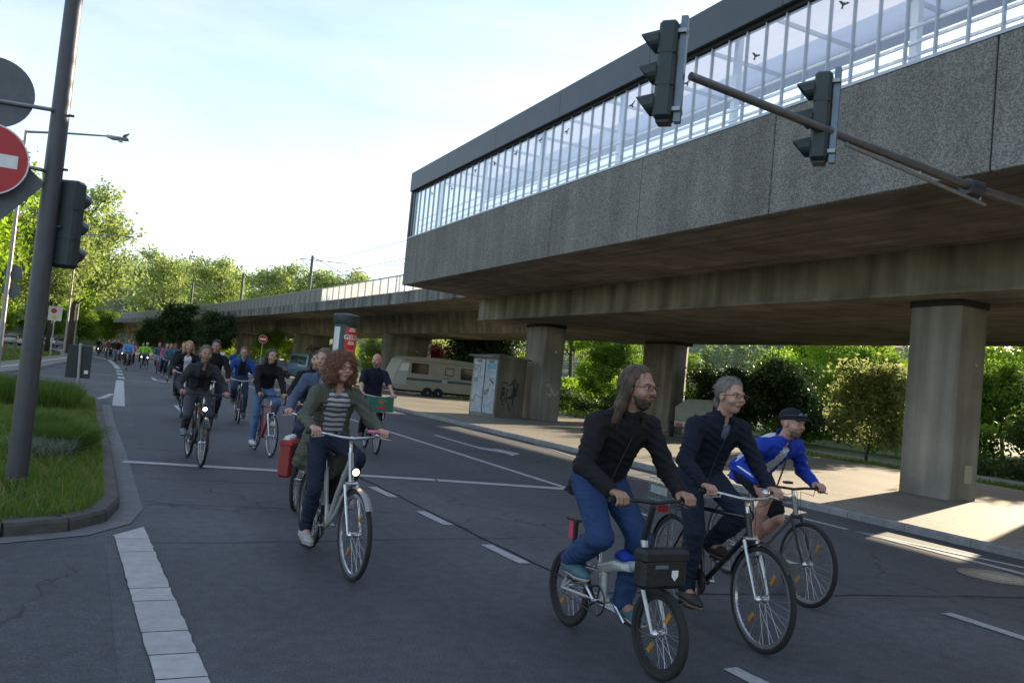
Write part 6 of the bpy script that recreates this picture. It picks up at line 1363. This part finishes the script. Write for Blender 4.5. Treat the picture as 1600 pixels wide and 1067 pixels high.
# I, J, K
bI = bike((2.02, 17.9), (2.06, 19.0), 'dark bicycle behind the one with the bright headlight', frame=(.03, .03, .03), bz=1.02, zs=.95, lo=True, phase=R(30), group=GM)
person(bI, 'dark haired cyclist in a black jacket over the charcoal cardigan one', 1.06, 16, tone='tan', jacket=M_blk, trousers=M_denimd, hair=('short', hairm('black', (.012, .011, .011))), head_yaw=-10, **Md)
bJ = bike((1.62, 19.6), (1.66, 20.7), 'dark city bicycle of the blonde cyclist', frame=(.02, .02, .02), kind='step', bz=1.08, zs=.9, lo=True, mud=MATS['mudguard_black'], phase=R(120), group=GM)
person(bJ, 'cyclist with long blonde hair in a pale top and black cardigan', 1.03, 8, jacket=M_blk, trousers=M_blk, shirt=M_whitec, hair=('long', hairm('blonde', (.34, .22, .10))), head_yaw=0, female=True, open_front=.10, **Md)
bK = bike((2.83, 19.75), (2.92, 20.85), 'bicycle with a silver swept handlebar ridden by the cyclist in a black vest', frame=(.03, .04, .05), bz=1.02, zs=.93, mud=MATS['mudguard_black'], phase=R(100), group=GM)
pk = person(bK, 'cyclist in a blue jacket and black vest with a green backpack', 1.0, 20, tone='pink', jacket=M_bluef, trousers=M_denim, shirt=M_blk, hair=('short', hairm('fairbrown', (.16, .10, .05))), head_yaw=-3, open_front=.12, glasses=True, **Md)
S_ = SDF(); c_ = pk['Ch']-pk['fd']*.2; S_.ell(v3(c_), (.11, .17, .24), np.array([v3(pk['fd']), (0, 1, 0), v3(pk['sd'])]), .02); v_, f_ = S_.mesh(.015); o = mesh_obj('backpack', v_, f_, cloth('pack_green', (.02, .16, .05)), None, True); o.location = bK['e'].location; o.rotation_euler = bK['e'].rotation_euler; tag(o, 'green backpack on the cyclist in the black vest', 'backpack')
# ---- the crowd farther back, simpler but each one its own
Fd = dict(h=.026, hh=.018, near=False, group='cyclists far down the road')
crowd = [((1.02, 53.5), 'cyclist in a light blue shirt leading the far group', M_shirtb, M_char, 'short', (.2, .13, .09), 10, None, 1.06),
    ((1.98, 60.5), 'far cyclist in a green safety vest, left of the other vest', M_hv, M_blk, 'short', (.15, .1, .06), 5, M_lit, .92),
    ((2.30, 58.5), 'far cyclist in a green safety vest, right of the other vest', M_hv, M_denimd, 'short', (.03, .02, .02), 5, M_lit, .96),
    ((2.62, 52.5), 'far cyclist in a navy jacket and pale trousers', M_slate, M_denimp, 'short', (.1, .07, .05), 8, None, 1.03),
    ((2.55, 41.0), 'cyclist in a teal top left of the blonde one', M_lteal, M_denimd, 'short', (.04, .03, .02), 12, None, 1.0),
    ((2.75, 46.0), 'far cyclist in a dark rose jacket', M_rose, M_blk, 'long', (.03, .02, .02), 10, None, 1.0),
    ((3.35, 51.0), 'far cyclist wearing a red cap', M_slate, M_denim, 'red', (.55, .03, .03), 8, None, 1.04),
    ((.62, 67.0), 'far cyclist in black left of the blue shirt', M_blk, M_slate, 'short', (.02, .02, .02), 10, None, 1.05),
    ((.95, 71.0), 'far cyclist in dark red with a bright lamp', M_rose, M_blk, 'short', (.05, .03, .02), 10, M_lit, 1.0),
    ((.30, 76.0), 'far cyclist in black at the road bend', M_blk, M_blk, 'short', (.1, .07, .05), 10, None, 1.04),
    ((.05, 84.0), 'far cyclist in dark grey at the road bend', M_char, M_blk, 'short', (.05, .04, .03), 10, None, 1.02),
    ((1.55, 66.0), 'far cyclist in a pink top behind the blue shirt', cloth('pink', (.5, .14, .18)), M_blk, 'long', (.1, .07, .05), 8, None, .98),
    ((-1.0, 92.0), 'far cyclist with a dazzling lamp at the bend', M_blk, M_blk, 'short', (.03, .02, .02), 10, M_lit, 1.02),
    ((-.5, 98.0), 'farthest cyclist in beige at the bend', cloth('beige', (.3, .25, .18)), M_blk, 'short', (.2, .16, .12), 10, None, 1.02),
    ((5.6, 42.5), 'cyclist in blue with fair hair beyond the black vest one', M_bluef, M_grey, 'short', (.34, .24, .13), 8, None, 1.0),
    ((2.1, 27.0), 'cyclist in black glimpsed behind the dark haired one', M_blk, M_denimd, 'short', (.03, .025, .02), 15, None, 1.04),
    ((3.05, 47.5), 'far dark cyclist beside the rose jacket', M_blk, M_denim, 'short', (.02, .02, .02), 10, None, 1.0),
    ((-.1, 79.5), 'far cyclist in a brown jacket by the curve', cloth('brown', (.12, .07, .04)), M_blk, 'short', (.03, .02, .02), 10, None, 1.0)]
for i_, (fp, lb_, jm, tm, hk, hc, ln_, lt, s_) in enumerate(crowd):
    yy = fp[1]; dx = (.0 if yy < 60 else .35)
    bk2 = bike(fp, (fp[0]+.12*math.sin(i_*2.3)-dx*.25*((yy-60)/30 if yy > 60 else 0), yy+1.08), 'bicycle of the '+lb_.replace('far ', '').replace('farthest ', 'farthest '), frame=[(.02, .02, .02), (.25, .25, .26), (.03, .05, .12), (.25, .02, .02)][i_ % 4], bz=1.03, zs=.94, lo=True, rack=False, lit=lt, phase=R(40*i_), group='bicycles far down the road')
    person(bk2, lb_, s_, ln_, tone=['fair', 'tan', 'pink'][i_ % 3], jacket=jm, trousers=tm, shirt=None, hair=('short' if hk == 'red' else hk, hairm('c%d' % i_, hc)), neck_open=False, head_yaw=((i_*37) % 50)-25, cap={2: M_whitec, 6: cloth('cap_red', (.5, .03, .03)), 8: M_blk, 13: M_whitec}.get(i_), **Fd)
